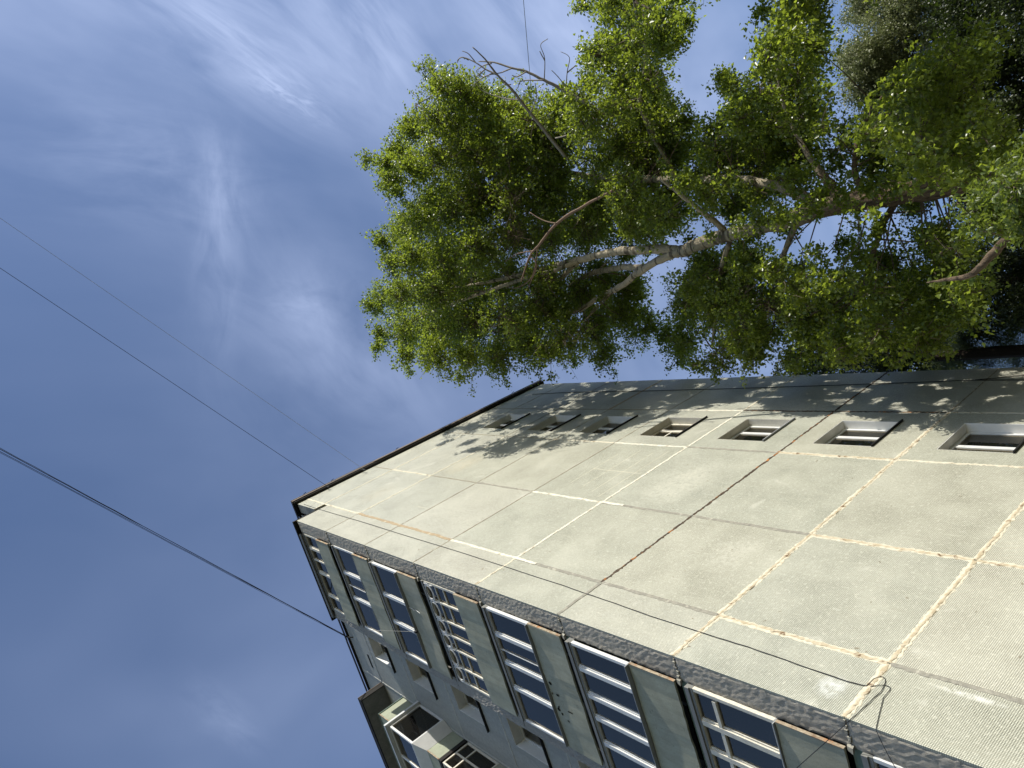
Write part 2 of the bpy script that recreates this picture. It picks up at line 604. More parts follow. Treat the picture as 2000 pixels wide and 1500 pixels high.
for k in range(0, 10):
    zt = ROOF if k == 0 else F(k)
    zb = F(k + 1) if k < 9 else 1.2
    for c in range(5):
        x0, x1 = XS[c], XS[c + 1]
        if c == 0:
            if k == 0:
                x0 = XF + .01
            elif k == 1:
                continue
        if c == 3 and 1 <= k <= 8:
            hz0, hz1 = WIN_Z[k]
            panel_hole(x0, x1, zb, zt, WX0, WX1, hz0, hz1).build('wall_panel', M['tile'], B)
        elif c == 0 and k > 0:
            m = MB()
            m.box(x0 + .004, x1 - G_, 0, .034, zb + G_, zt - G_)
            m.build('wall_panel', M['tile'], B)
        else:
            panel_solid(x0, x1, zb, zt).build('wall_panel', M['tile'], B)
m = MB()
m.box(.004, XS[1] - G_, 0, .034, F(2) + G_, 26.12)
m.build('wall_panel', M['tile'], B)
m = MB()
m.box(XF + .05, 12.78, .345, .40, .05, ROOF - .02)
m.build('wall_backing', M['dark'], B)
m = MB()
m.box(XS[0] + .03, 12.84, .02, 16, -.3, 1.19)
m.build('plinth', M['concrete'], B)
# right-hand return of the end wall and the far long side
m = MB()
m.box(12.45, 12.83, .36, 16, .1, ROOF)
m.build('side_wall', M['concrete'], B)

# ---- sealed joints: ragged, slightly domed strips of mortar
def strip(p0, p1, w, mat, jag=.35, proud=.012, step=.045, seed=None):
    r = random.Random(seed)
    p0, p1 = np.array(p0, float), np.array(p1, float)
    L = np.linalg.norm(p1 - p0)
    n = max(3, int(L / step))
    t = (p1 - p0) / L
    s = np.array([t[2], 0, -t[0]])
    vs, fs = [], []
    wob = 0
    for i in range(n + 1):
        q = p0 + t * (L * i / n)
        wob = wob * .85 + r.uniform(-1, 1) * w * .07
        a = w * .5 * (1 + r.uniform(-jag, jag * .8))
        b = w * .5 * (1 + r.uniform(-jag, jag * .8))
        cpt = q + s * wob
        pr = proud * r.uniform(.6, 1.3)
        for off, y in ((-a, .003), (-a * .82, -pr * .7), (0, -pr), (b * .82, -pr * .7), (b, .003)):
            v = cpt + s * off
            vs.append((v[0], p0[1] + y, v[2]))
    for i in range(n):
        for k in range(4):
            a = i * 5 + k
            fs.append((a, a + 1, a + 6, a + 5))
    m_ = MB()
    m_.add(vs, fs)
    return m_


_sd = [100]
def joint(p0, p1, kind):
    _sd[0] += 1
    sdv = _sd[0]
    if kind == 'old':                                     # flaking mortar with pale edges
        strip(p0, p1, .125, None, .34, .008, seed=sdv).build('joint_seal', M['seal_cream'], B)
        strip(p0, p1, .062, None, .55, .016, seed=sdv + 999).build('joint_seal', M['seal_old'], B)
    elif kind == 'rust':
        strip(p0, p1, .072, None, .6, .007, seed=sdv).build('joint_seal', M['seal_rust'], B)
    elif kind == 'white':
        strip(p0, p1, .080, None, .34, .012, step=.03, seed=sdv).build('joint_seal', M['seal_white'], B)
    elif kind == 'cream':
        strip(p0, p1, .075, None, .45, .010, seed=sdv).build('joint_seal', M['seal_cream'], B)
    elif kind == 'tan':
        strip(p0, p1, .105, None, .35, .010, seed=sdv).build('joint_seal', M['seal_tan'], B)
    elif kind == 'grey':
        strip(p0, p1, .085, None, .14, .012, seed=sdv).build('joint_seal', M['seal_grey'], B)
    else:
        strip(p0, p1, .042, None, .4, .007, seed=sdv).build('joint_seal', M['seal_brown'], B)


HOR = {1: ['cream', 'cream', 'cream', 'brown', 'brown'], 2: ['brown', 'cream', 'cream', 'brown', 'brown'], 3: ['brown', 'brown', 'brown', 'brown', 'tan'],
       4: ['brown', 'brown', 'brown', 'brown', 'brown'], 5: ['cream', 'white', 'white', 'white', 'cream'], 6: ['grey', 'rust', 'rust', 'rust', 'rust'],
       7: ['old', 'old', 'old', 'old', 'brown'], 8: ['old', 'old', 'old', 'old', 'old'], 9: ['old'] * 5}
VER = {1: ['cream', 'tan', 'tan', 'white', 'grey', 'grey', 'old', 'grey', 'grey'],
       2: ['cream', 'brown', 'grey', 'white', 'grey', 'grey', 'old', 'old', 'grey'],
       3: ['brown', 'brown', 'cream', 'white', 'grey', 'old', 'cream', 'old', 'grey'],
       4: ['brown', 'brown', 'brown', 'white', 'rust', 'rust', 'cream', 'old', 'grey']}
for k in range(1, 10):
    for c in range(5):
        x0, x1 = XS[c], XS[c + 1]
        if c == 0 and k == 1: x0 = XF + .02
        joint((x0 + .01, 0, F(k)), (x1 - .01, 0, F(k)), HOR[k][c])
for c in range(1, 5):
    joint((XS[c], 0, F(1)), (XS[c], 0, ROOF - .03), 'brown' if c > 1 else 'cream')
    for k in range(1, 9):
        joint((XS[c], 0, F(k + 1) + .02), (XS[c], 0, F(k) - .02), VER[c][k - 1])
# long runs of fresh white sealant, and fainter repair lines across the panels
strip((XS[1], -.012, F(5) + .05), (XS[1], -.012, F(5) - .75), .075, None, .2, .01, seed=3).build('joint_seal', M['seal_white'], B)
strip((XS[2], -.012, F(5) + .05), (XS[2], -.012, F(5) - .75), .085, None, .2, .01, seed=4).build('joint_seal', M['seal_white'], B)
for (x0, z0, x1, z1) in ((4.7, 17.2, 6.6, 17.2), (4.6, 16.6, 6.9, 16.6), (4.4, 16.05, 6.8, 16.05), (5.6, 17.2, 5.6, 15.4), (2.2, 21.6, 2.2, 20.95), (4.2, 15.6, 7.0, 15.62)):
    strip((x0, 0, z0), (x1, 0, z1), .016, None, .5, .002, seed=int(x0 * 100 + z0)).build('joint_seal', M['seal_cream'], B)

# small knocks and a washed-out repair patch on the tiles
for i in range(46):
    x, z = random.uniform(.1, 7.2), random.uniform(5.5, 20)
    a, w, h = random.uniform(0, 3.1), random.uniform(.006, .020), random.uniform(.01, .045)
    pts = [(x + math.cos(t_) * w * math.cos(a) - math.sin(t_) * h * math.sin(a), -.003, z + math.cos(t_) * w * math.sin(a) + math.sin(t_) * h * math.cos(a)) for t_ in np.linspace(0, 2 * math.pi, 7)[:-1]]
    kn = MB()
    kn.add(pts, [(0, 1, 2, 3, 4, 5)])
    kn.build('chipped_tile', M['seal_brown'], B)

# ---- end wall windows
END_LOOK = {1: ('dark', .58, None), 2: ('curtain', .60, .0), 3: ('dark', .60, None), 4: ('dark', .60, .0), 5: ('curtain', .64, None),
            6: ('dark', .62, None), 7: ('dark', .45, None), 8: ('dark', .5, None)}
for k, (z0, z1) in WIN_Z.items():
    look, frac, trn = END_LOOK[k]
    rv = MB()                                             # reveal: four thin boards lining the opening
    e, dp = .012, .21
    raw = k in (4, 5)
    rv.box(WX0 - .0, WX0 + e, .004, .335, z0, z1).box(WX1 - e, WX1, .004, .335, z0, z1).box(WX0 + e, WX1 - e, .004, .335, z1 - e, z1)
    rv.build('window_reveal', M['reveal_raw'] if raw else M['reveal'], B)
    fr = MB()
    fy0, fy1 = dp, dp + .045
    a0, a1, b0, b1 = WX0 + e, WX1 - e, z0 + .005, z1 - e
    fw = .055
    fr.box(a0, a0 + fw, fy0, fy1, b0, b1).box(a1 - fw, a1, fy0, fy1, b0, b1).box(a0 + fw, a1 - fw, fy0, fy1, b0, b0 + fw).box(a0 + fw, a1 - fw, fy0, fy1, b1 - fw, b1)
    mx = a0 + (a1 - a0) * frac
    fr.box(mx - .03, mx + .03, fy0 - .006, fy1, b0 + fw, b1 - fw)
    # sash frames
    for (s0, s1) in ((a0 + fw, mx - .03), (mx + .03, a1 - fw)):
        s = .034
        off = -.016 if s0 < mx and k in (5, 6, 7) else -.008
        fr.box(s0, s0 + s, fy0 + off, fy1 - .01, b0 + fw, b1 - fw).box(s1 - s, s1, fy0 + off, fy1 - .01, b0 + fw, b1 - fw)
        fr.box(s0 + s, s1 - s, fy0 + off, fy1 - .01, b0 + fw, b0 + fw + s).box(s0 + s, s1 - s, fy0 + off, fy1 - .01, b1 - fw - s, b1 - fw)
    if trn is not None:
        zt_ = b0 + (b1 - b0) * (.62 if trn == 0 else .5)
        fr.box(a0 + fw + .034, mx - .064, fy0 + .003, fy1 - .015, zt_ - .025, zt_ + .025)
    wo = fr.build('window', M['oldwhite'] if k == 4 else M['white'], B, bevel=.004)
    gp = MB()
    gp.box(a0 + fw * .5, a1 - fw * .5, fy0 + .014, fy0 + .019, b0 + fw * .5, b1 - fw * .5)
    gp.build('pane', M['glass_end'], wo)
    sl = MB()                                             # sheet metal sill with a drip edge
    sl.hexa([(WX0 - .03, -.055, z0 - .035), (WX1 + .04, -.055, z0 - .035), (WX1 + .04, dp, z0 - .008), (WX0 - .03, dp, z0 - .008),
             (WX0 - .03, -.055, z0 - .010), (WX1 + .04, -.055, z0 - .010), (WX1 + .04, dp, z0 + .012), (WX0 - .03, dp, z0 + .012)])
    sl.build('sill', M['black'] if k != 5 else M['sill_grey'], wo)
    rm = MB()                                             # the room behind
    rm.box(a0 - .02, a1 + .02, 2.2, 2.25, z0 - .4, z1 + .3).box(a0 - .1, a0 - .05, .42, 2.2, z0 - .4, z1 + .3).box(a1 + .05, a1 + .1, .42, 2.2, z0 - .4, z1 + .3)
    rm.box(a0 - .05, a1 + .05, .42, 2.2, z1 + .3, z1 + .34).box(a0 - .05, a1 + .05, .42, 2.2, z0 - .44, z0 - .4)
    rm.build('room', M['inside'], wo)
    cu = MB()
    cs, ce = (a0, a1) if look == 'curtain' else (a1 - .42, a1)
    n = 40
    for i in range(n):
        u0, u1 = cs + (ce - cs) * i / n, cs + (ce - cs) * (i + 1) / n
        d0, d1 = .44 + .025 * math.sin(i * 1.3), .44 + .025 * math.sin((i + 1) * 1.3)
        cu.add([(u0, d0, z0 + .02), (u1, d1, z0 + .02), (u1, d1, z1), (u0, d0, z1)], [(0, 1, 2, 3)])
    if look == 'curtain' or k == 7:
        cu.build('curtain', M['curtain'], wo)

# ---- roof edge
m = MB()
m.box(XF - .07, 12.93, -.10, .5, ROOF + .02, ROOF + .10).box(XF - .07, XF + .4, .5, 16, ROOF + .02, ROOF + .10)
m.build('roof_edge', M['capdark'], B)
m = MB()
xs = XF - .10
while xs < 12.95:                                         # separate lengths of flashing, not quite in line
    xe = min(xs + random.uniform(1.3, 2.2), 12.97)
    d = random.uniform(-.012, .012)
    m.box(xs + .004, xe - .004, -.15 + d, -.125 + d, ROOF + .09 + d, ROOF + .215 + d)
    m.box(xs + .004, xe - .004, -.125 + d, .5, ROOF + .195 + d, ROOF + .215 + d)
    xs = xe
m.build('roof_flashing', M['capmetal'], B)
m = MB()
ys = -.09
while ys < 16:
    ye = min(ys + random.uniform(1.4, 2.4), 16)
    d = random.uniform(-.01, .01)
    m.box(XF - .125 + d, XF - .10 + d, ys + .004, ye - .004, ROOF + .06 + d, ROOF + .20 + d)
    ys = ye
m.build('roof_flashing', M['capdark'], B)
m = MB()
m.box(XF - .105, 12.975, -.156, .4, ROOF + .232, ROOF + .243)
m.build('roof_flashing', M['capzinc'], B)
m = MB()
m.box(XF + .1, 12.7, .42, 15.9, ROOF - .12, ROOF - .02)
m.build('roof', M['concrete'], B)
m = MB()                                                  # hooks and wire ends sticking up from the parapet
for x in (1.15, 11.3, 2.3, 5.2):
    m.tube([(x, -.05, ROOF + .21), (x + .03, -.07, ROOF + .42), (x + .12, -.12, ROOF + .47), (x + .18, -.16, ROOF + .38)], .012, 5)
m.build('roof_hook', M['black'], B)

m = MB()
for (px_, py_) in ((641, 951), (712, 918)):
    q = on_plane(px_, py_, 1, -.12)
    m = MB()
    m.tube([(q[0], -.02, ROOF + .12), (q[0], -.10, ROOF + .20), tuple(q)], .018, 6)
    m.build('wire_hook', M['capdark'], B)
    m = MB()
    m.tube([q + np.array([0, 0, -.05]), q + np.array([0, 0, -.02]), q + np.array([0, 0, .03]), q + np.array([0, 0, .05])], [.02, .04, .04, .015], 8)
    m.build('insulator', M['black'], B)
q = on_plane(680, 1244, 0, XF - .1)
m = MB()
m.tube([(XF + .0, q[1], q[2] - .25), (XF - .09, q[1], q[2] - .12), tuple(q + np.array([0, 0, .06]))], .022, 6)
m.build('wire_hook', M['capdark'], B)

# ---- the long front
WY0, WY1 = 4.32, 5.74
def front_wall():
    m_ = MB()
    x0, x1 = XF, XF + .42
    def q(y0, y1, z0, z1):
        m_.add([(x0, y0, z0), (x0, y1, z0), (x0, y1, z1), (x0, y0, z1)], [(0, 3, 2, 1)])
    holes = [(F(k + 1) + .90, F(k + 1) + 2.42) for k in range(1, 9)]
    q(.43, WY0, 0, ROOF)
    q(WY1, 16, 0, ROOF)
    zs = 0
    for (h0, h1) in sorted(holes):
        q(WY0, WY1, zs, h0)
        zs = h1
        for (a, b, c, d) in (((x0, WY0, h0), (x1, WY0, h0), (x1, WY1, h0), (x0, WY1, h0)), ((x0, WY0, h1), (x0, WY1, h1), (x1, WY1, h1), (x1, WY0, h1)),
                             ((x0, WY0, h0), (x0, WY0, h1), (x1, WY0, h1), (x1, WY0, h0)), ((x0, WY1, h0), (x1, WY1, h0), (x1, WY1, h1), (x0, WY1, h1))):
            m_.add([a, b, c, d], [(0, 1, 2, 3)])
    q(WY0, WY1, zs, ROOF)
    return m_
front_wall().build('front_wall', M['facade'], B)
# joints of the front, lumpy pale mortar
def fstrip(y0, z0, y1, z1, w, mat, seed):
    r = random.Random(seed)
    L = math.hypot(y1 - y0, z1 - z0)
    n = max(3, int(L / .05))
    ty, tz = (y1 - y0) / L, (z1 - z0) / L
    vs, fs = [], []
    for i in range(n + 1):
        y, z = y0 + ty * L * i / n, z0 + tz * L * i / n
        a, b = w * .5 * (1 + r.uniform(-.4, .3)), w * .5 * (1 + r.uniform(-.4, .3))
        for o_, d in ((-a, .004), (-a * .6, -.012 * r.uniform(.5, 1.4)), (b * .6, -.012 * r.uniform(.5, 1.4)), (b, .004)):
            vs.append((XF + d, y - tz * o_, z + ty * o_))
    for i in range(n):
        for k_ in range(3):
            a = i * 4 + k_
            fs.append((a, a + 4, a + 5, a + 1))
    m_ = MB()
    m_.add(vs, fs)
    return m_.build('joint_seal', mat, B)
M['fjoint'] = m_plaster('pale_front_mortar', (.42, .42, .39), (.55, .54, .49), 12, .8, .02)
for k in range(1, 9):
    fstrip(3.72, F(k) - .02, 15.9, F(k) - .02, .085, M['fjoint'], k)
for y in (3.95, 6.86):
    fstrip(y, .3, y, ROOF - .05, .07, M['fjoint'], int(y * 10))
# attic vents
for y in (5.85, 9.4):
    m = MB()
    m.box(XF - .004, XF + .02, y, y + .55, F(1) + .28, F(1) + .42)
    m.build('attic_vent', M['dark'], B)
# front windows
for k in range(1, 9):
    z0, z1 = F(k + 1) + .90, F(k + 1) + 2.42
    fr = MB()
    fx0, fx1 = XF + .29, XF + .36
    fw = .065
    fr.box(fx0, fx1, WY0, WY0 + fw, z0, z1).box(fx0, fx1, WY1 - fw, WY1, z0, z1).box(fx0, fx1, WY0 + fw, WY1 - fw, z0, z0 + fw).box(fx0, fx1, WY0 + fw, WY1 - fw, z1 - fw, z1)
    my = WY0 + (WY1 - WY0) * (.60 if k % 2 else .52)
    fr.box(fx0 - .005, fx1, my - .045, my + .045, z0 + fw, z1 - fw)
    wo = fr.build('window', M['white'] if k != 2 else M['oldwhite'], B, bevel=.004)
    gp = MB()
    gp.box(fx0 + .03, fx0 + .036, WY0 + .03, WY1 - .03, z0 + .03, z1 - .03)
    gp.build('pane', M['glass_dull'], wo)
    rv = MB()
    rv.box(XF + .004, XF + .288, WY1 - .014, WY1 - .001, z0 + .014, z1 - .012).box(XF + .004, XF + .288, WY0 + .001, WY1 - .014, z1 - .012, z1 - .001)
    rv.build('reveal', M['reveal'], wo)
    sl = MB()
    sl.hexa([(XF - .075, WY0 - .04, z0 - .02), (XF + .28, WY0 - .04, z0 + .002), (XF + .28, WY1 + .09, z0 + .002), (XF - .075, WY1 + .09, z0 - .02),
             (XF - .075, WY0 - .04, z0 + .0), (XF + .28, WY0 - .04, z0 + .016), (XF + .28, WY1 + .09, z0 + .016), (XF - .075, WY1 + .09, z0 + .0)])
    sl.build('sill', M['black'], wo)
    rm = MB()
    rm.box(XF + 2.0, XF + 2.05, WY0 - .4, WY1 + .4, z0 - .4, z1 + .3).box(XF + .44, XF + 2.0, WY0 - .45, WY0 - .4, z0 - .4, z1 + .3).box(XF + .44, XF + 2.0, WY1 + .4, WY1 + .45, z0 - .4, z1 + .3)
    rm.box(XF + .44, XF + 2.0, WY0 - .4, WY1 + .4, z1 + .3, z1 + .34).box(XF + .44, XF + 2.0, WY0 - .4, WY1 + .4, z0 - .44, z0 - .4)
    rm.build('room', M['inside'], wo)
    if k in (3, 4):
        m = MB()                                          # a pale board leaning inside the glass
        y0 = my + .08
        m.box(fx0 + .08, fx0 + .10, y0, y0 + .34, z0 + .25, z0 + .95)
        m.build('curtain', M['curtain'], wo)

# ---- loggia tower at the corner
LY0, LY1, LYE = .435, 3.30, 3.68
for k in range(1, 10):
    zt = 26.12 if k == 1 else F(k)
    zb = F(k + 1) if k < 9 else 0.0
    # near pier behind the tile skin, its rough end facing the yard; a lightly uneven surface
    m = MB()
    ny, nz = 9, 44
    r = random.Random(k)
    za, zb_ = zt - .012, zb + .012
    grid = []
    for i in range(nz + 1):
        for j in range(ny + 1):
            y = .032 + (LY0 - .032) * j / ny
            z = zb_ + (za - zb_) * i / nz
            edge = j in (0, ny) or i in (0, nz)
            grid.append((0.0 + (r.uniform(-.005, .004) if not edge else r.uniform(-.002, .016)), y, z))
    fs = [(i * (ny + 1) + j, (i + 1) * (ny + 1) + j, (i + 1) * (ny + 1) + j + 1, i * (ny + 1) + j + 1) for i in range(nz) for j in range(ny)]
    m.add(grid, fs)
    m.add([(.014, .0335, zb_), (.014, LY0, zb_), (XS[1], LY0, zb_), (XS[1], .0335, zb_), (.014, .0335, za), (.014, LY0, za), (XS[1], LY0, za), (XS[1], .0335, za)],
          [(0, 1, 2, 3), (4, 7, 6, 5), (1, 5, 6, 2)])
    m.build('loggia_pier', M['pier'], B, smooth=False)
    m = MB()                                              # far pier
    grid = []
    for i in range(nz + 1):
        for j in range(ny + 1):
            y = LY1 + (LYE - LY1) * j / ny
            z = zb_ + (za - zb_) * i / nz
            grid.append((r.uniform(-.008, .007), y + (r.uniform(-.012, .012) if j in (0, ny) else 0), z))
    m.add(grid, fs)
    m.add([(.006, LY1 - .008, zb_), (.006, LYE + .008, zb_), (XF, LYE + .008, zb_), (XF, LY1 - .008, zb_), (.006, LY1 - .008, za), (.006, LYE + .008, za), (XF, LYE + .008, za), (XF, LY1 - .008, za)],
          [(0, 1, 2, 3), (4, 7, 6, 5), (0, 4, 5, 1), (1, 5, 6, 2), (3, 7, 4, 0)])
    m.build('loggia_pier', M['far_pier'], B)
    # crumbling mortar at the pier joint
    if k > 1:
        for i in range(6):
            y = .06 + .38 * i / 5 + r.uniform(-.02, .02)
            q = r.uniform(.012, .03)
            z = zt + r.uniform(-.02, .015)
            m = MB()
            m.hexa([(-q * .9, y - q, z - q), (.03, y - q, z - q), (.03, y + q, z - q * .8), (-q * .6, y + q, z - q), (-q * .5, y - q * .7, z + q), (.03, y - q, z + q), (.03, y + q, z + q * .7), (-q * .8, y + q * .8, z + q * .6)])
            m.build('mortar_lump', M['seal_grey'], B)
        m = MB()
        m.hexa([(-.05, LY0 - .03, zt - .05), (.0, LY0 - .05, zt - .05), (.0, LY0 + .07, zt - .03), (-.055, LY0 + .06, zt - .04), (-.03, LY0 - .02, zt + .04), (.0, LY0 - .03, zt + .05), (.0, LY0 + .05, zt + .05), (-.035, LY0 + .04, zt + .045)])
        m.build('mortar_lump', M['seal_grey'], B)

# loggia roof
m = MB()
m.box(-.13, XF - .002, -.012, LYE + .06, 26.125, 26.20)
m.build('loggia_roof', M['capdark'], B)
m = MB()
m.box(-.105, -.06, LY0 + .02, LY1 + .3, 25.95, 26.12)
m.build('loggia_roof', M['header'], B)

MULL = {1: [.96, 1.38, 1.88, 2.73], 2: [1.36, 2.24], 3: [1.42, 2.28], 4: [.95, 1.46, 1.87, 2.28, 2.80], 5: [1.09, 1.79, 2.43],
        6: [.99, 1.57, 2.06, 2.63], 7: [1.05, 1.58, 2.1, 2.7], 8: [1.2, 2.2]}
PROT = {1: -.03, 2: -.045, 3: -.115, 4: -.03, 5: -.10, 6: -.125, 7: -.08, 8: -.05}
for k in range(1, 9):
    f = F(k + 1)
    top = (26.12 if k == 1 else F(k))
    # floor slab with its painted edge, set back behind the hung parapet sheet
    m = MB()
    m.box(.035, XF - .003, LY0 + .004, LY1 - .012, f - .21, f + .03)
    m.build('loggia_slab', M['slab'], B)
    # parapet sheet
    pz0, pz1 = f + .05, f + 1.05
    m = MB()
    n = 24
    r = random.Random(40 + k)
    vs, fs = [], []
    for i in range(n + 1):                                # slightly buckled sheet with a chipped lower edge
        y = LY0 + .0 + (LY1 + .01 - LY0) * i / n
        b = -.085 + .006 * math.sin(i * .7 + k) + r.uniform(-.002, .002)
        lo = pz0 + (r.uniform(0, .016) if k > 3 else r.uniform(0, .006))
        vs += [(b, y, lo), (b, y, pz1), (b + .035, y, pz1), (b + .035, y, lo)]
    for i in range(n):
        for q_ in range(4):
            a, b_ = i * 4 + q_, i * 4 + (q_ + 1) % 4
            fs.append((a, b_, b_ + 4, a + 4))
    fs += [(0, 3, 2, 1), (n * 4, n * 4 + 1, n * 4 + 2, n * 4 + 3)]
    m.add(vs, fs)
    po = m.build('parapet_panel', M['panel'], B)
    m = MB()
    m.hexa([(-.088, LY0 - .016, pz0 + .005), (-.035, LY0 - .016, pz0 + .005), (-.035, LY0 - .003, pz0 + .005), (-.088, LY0 - .003, pz0 + .005),
            (-.088, LY0 - .016, pz1 - .005), (-.035, LY0 - .016, pz1 - .005), (-.035, LY0 - .003, pz1 - .005), (-.088, LY0 - .003, pz1 - .005)])
    m.build('edge_strip', M['rust'], po)
    if k == 5:                                            # holes punched through the sheet
        m = MB()
        for (y, z, w, h) in ((1.75, f + .93, .05, .045), (1.98, f + .80, .03, .05), (2.28, f + .55, .02, .10), (2.0, f + .98, .03, .02), (2.35, f + .93, .045, .05), (2.44, f + .86, .03, .03), (2.55, f + .72, .025, .03), (2.28, f + .90, .02, .03)):
            pts = [(-.0945, y + w * math.cos(t_) * r.uniform(.6, 1.2), z + h * math.sin(t_) * r.uniform(.6, 1.2)) for t_ in np.linspace(0, 2 * math.pi, 9)[:-1]]
            m.add(pts, [tuple(range(8))])
        m.build('hole', M['dark'], po)
    m = MB()                                              # ledger the sheet hangs on
    m.box(-.045, .03, LY0 + .01, LY1 - .01, pz1 - .06, pz1 - .008).box(-.045, .03, LY0 + .01, LY1 - .01, f + .25, f + .30)
    m.build('rail', M['dark'], po)
    # glazing
    z0, z1 = f + 1.085, top - .235
    pr = PROT[k]
    xf0, xf1 = pr + .02, pr + .095
    mat = M['oldwhite'] if k in (4, 7, 1) else M['white']
    m = MB()
    fw = .06
    m.box(xf0, xf1, LY0 + .006, LY0 + .006 + fw, z0, z1).box(xf0, xf1, LY1 - fw, LY1 - .004, z0, z1)
    m.box(xf0, xf1, LY0 + .066, LY1 - fw, z0, z0 + .055).box(xf0, xf1, LY0 + .066, LY1 - fw, z1 - .055, z1)
    for y in MULL[k]:
        w = .028 if (k in (4,)) or (k == 1 and y == 1.38) else .045
        m.box(xf0 - .004, xf1 - .004, y - w, y + w, z0 + .055, z1 - .055)
        if w > .04:                                       # stepped sash profiles beside the mullion
            m.box(xf0 + .02, xf1 - .012, y - w - .032, y - w, z0 + .055, z1 - .055).box(xf0 + .02, xf1 - .012, y + w, y + w + .032, z0 + .055, z1 - .055)
    if k in (4,):
        zt_ = z0 + (z1 - z0) * .42
        ys_ = [LY0 + .066] + MULL[k] + [LY1 - fw]
        for i in range(len(ys_) - 1):
            if i in (0, 1, 4, 5):
                m.box(xf0 + .012, xf1 - .012, ys_[i] + .028, ys_[i + 1] - .028, zt_ - .02, zt_ + .02)
        zt2 = z1 - .055 - .42
        for i in range(len(ys_) - 1):
            m.box(xf0 + .012, xf1 - .012, ys_[i] + .028, ys_[i + 1] - .028, zt2 - .016, zt2 + .016)
    if k == 7:
        zt_ = z1 - .42
        ys_ = [LY0 + .066] + MULL[k] + [LY1 - fw]
        for i in range(len(ys_) - 1):
            m.box(xf0, xf1 - .005, ys_[i] + .045, ys_[i + 1] - .045, zt_ - .035, zt_ + .035)
    if k == 2:
        m.box(xf0 + .012, xf1 - .012, 1.78, 1.80, z0 + .055, z1 - .055)
    if k == 5:
        m.box(xf0 + .012, xf1 - .012, 1.46, 1.475, z0 + .055, z1 - .055)
    wo = m.build('loggia_window', mat, B, bevel=.003)
    m = MB()
    m.box(xf0 + .04, xf0 + .046, LY0 + .03, LY1 - .03, z0 + .03, z1 - .03)
    m.build('pane', M['glass'], wo)
    m = MB()                                              # header flashing over, sill under
    m.box(pr - .012, .05, LY0 + .004, LY1 - .006, z1 + .004, z1 + .085).box(pr + .012, .02, LY0 + .004, LY1 - .006, z1 - .05, z1 + .004)
    m.build('header', M['header'], wo)
    m = MB()
    m.hexa([(pr - .045, LY0 + .003, z0 - .028), (.05, LY0 + .003, z0 - .018), (.05, LY1 - .01, z0 - .018), (pr - .045, LY1 - .01, z0 - .028),
            (pr - .045, LY0 + .003, z0 - .014), (.05, LY0 + .003, z0 - .002), (.05, LY1 - .01, z0 - .002), (pr - .045, LY1 - .01, z0 - .014)])
    m.build('sill', M['sill_grey'], wo)
    # open sash
    if k in (3, 6):
        ya, yb = (MULL[k][0] + .06, MULL[k][1] - .05)
        ang = RAD(24 if k == 3 else 15)
        L = yb - ya
        m = MB()
        def sp(t_, d, z):                                 # hinge at far side, opens inward
            return (xf0 + .03 + math.sin(ang) * L * (1 - t_) * 1.0 + math.cos(ang) * d, yb - math.cos(ang) * L * (1 - t_) + math.sin(ang) * d, z)
        def bar(t0, t1, za, zb2):
            m.hexa([sp(t0, 0, za), sp(t1, 0, za), sp(t1, .05, za), sp(t0, .05, za), sp(t0, 0, zb2), sp(t1, 0, zb2), sp(t1, .05, zb2), sp(t0, .05, zb2)])
        zz0, zz1 = z0 + .07, z1 - .07
        bar(0, .1, zz0, zz1); bar(.9, 1, zz0, zz1); bar(.1, .9, zz0, zz0 + .06); bar(.1, .9, zz1 - .06, zz1)
        m.build('open_sash', M['white'], wo)
    # blinds and things behind the glass
    if k in (1, 2, 5, 7):
        m = MB()
        y0, y1 = {1: (2.75, 3.2), 2: (1.42, 2.2), 5: (1.15, 1.75), 7: (.5, 1.0)}[k]
        n = 30
        for i in range(n):
            u0, u1 = y0 + (y1 - y0) * i / n, y0 + (y1 - y0) * (i + 1) / n
            m.add([(.10 + .012 * math.sin(i * 1.7), u0, z0), (.10 + .012 * math.sin(i * 1.7 + 1.7), u1, z0), (.10 + .012 * math.sin(i * 1.7 + 1.7), u1, z1), (.10 + .012 * math.sin(i * 1.7), u0, z1)], [(0, 1, 2, 3)])
        m.build('blind', M['curtain_brown'], wo)
    if k == 4:                                            # wrought lattice of arches in front of the top lights
        m = MB()
        ys_ = [LY0 + .066] + MULL[k] + [LY1 - fw]
        zc_ = z1 - .16
        for i in range(len(ys_) - 1):
            yc, hw = (ys_[i] + ys_[i + 1]) / 2, (ys_[i + 1] - ys_[i]) / 2
            for a in (1.0, .80):
                pts = [(xf0 - .012, yc + hw * a * math.cos(t_), zc_ + .20 * a * math.sin(t_)) for t_ in np.linspace(0, 2 * math.pi, 19)]
                m.tube(pts, .011, 5, cap=False)
            m.tube([(xf0 - .012, ys_[i], zc_ - .24), (xf0 - .012, ys_[i], zc_ + .22)], .010, 5)
            m.tube([(xf0 - .012, ys_[i] - .06, zc_ - .10), (xf0 - .012, ys_[i] + .06, zc_ + .10)], .009, 5)
            m.tube([(xf0 - .012, ys_[i] + .06, zc_ - .10), (xf0 - .012, ys_[i] - .06, zc_ + .10)], .009, 5)
        m.build('lattice', M['white'], wo)
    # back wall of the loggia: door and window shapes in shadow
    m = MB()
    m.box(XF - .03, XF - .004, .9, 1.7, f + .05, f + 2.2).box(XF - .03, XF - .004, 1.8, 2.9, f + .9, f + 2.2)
    m.build('loggia_door', M['inside'], B)

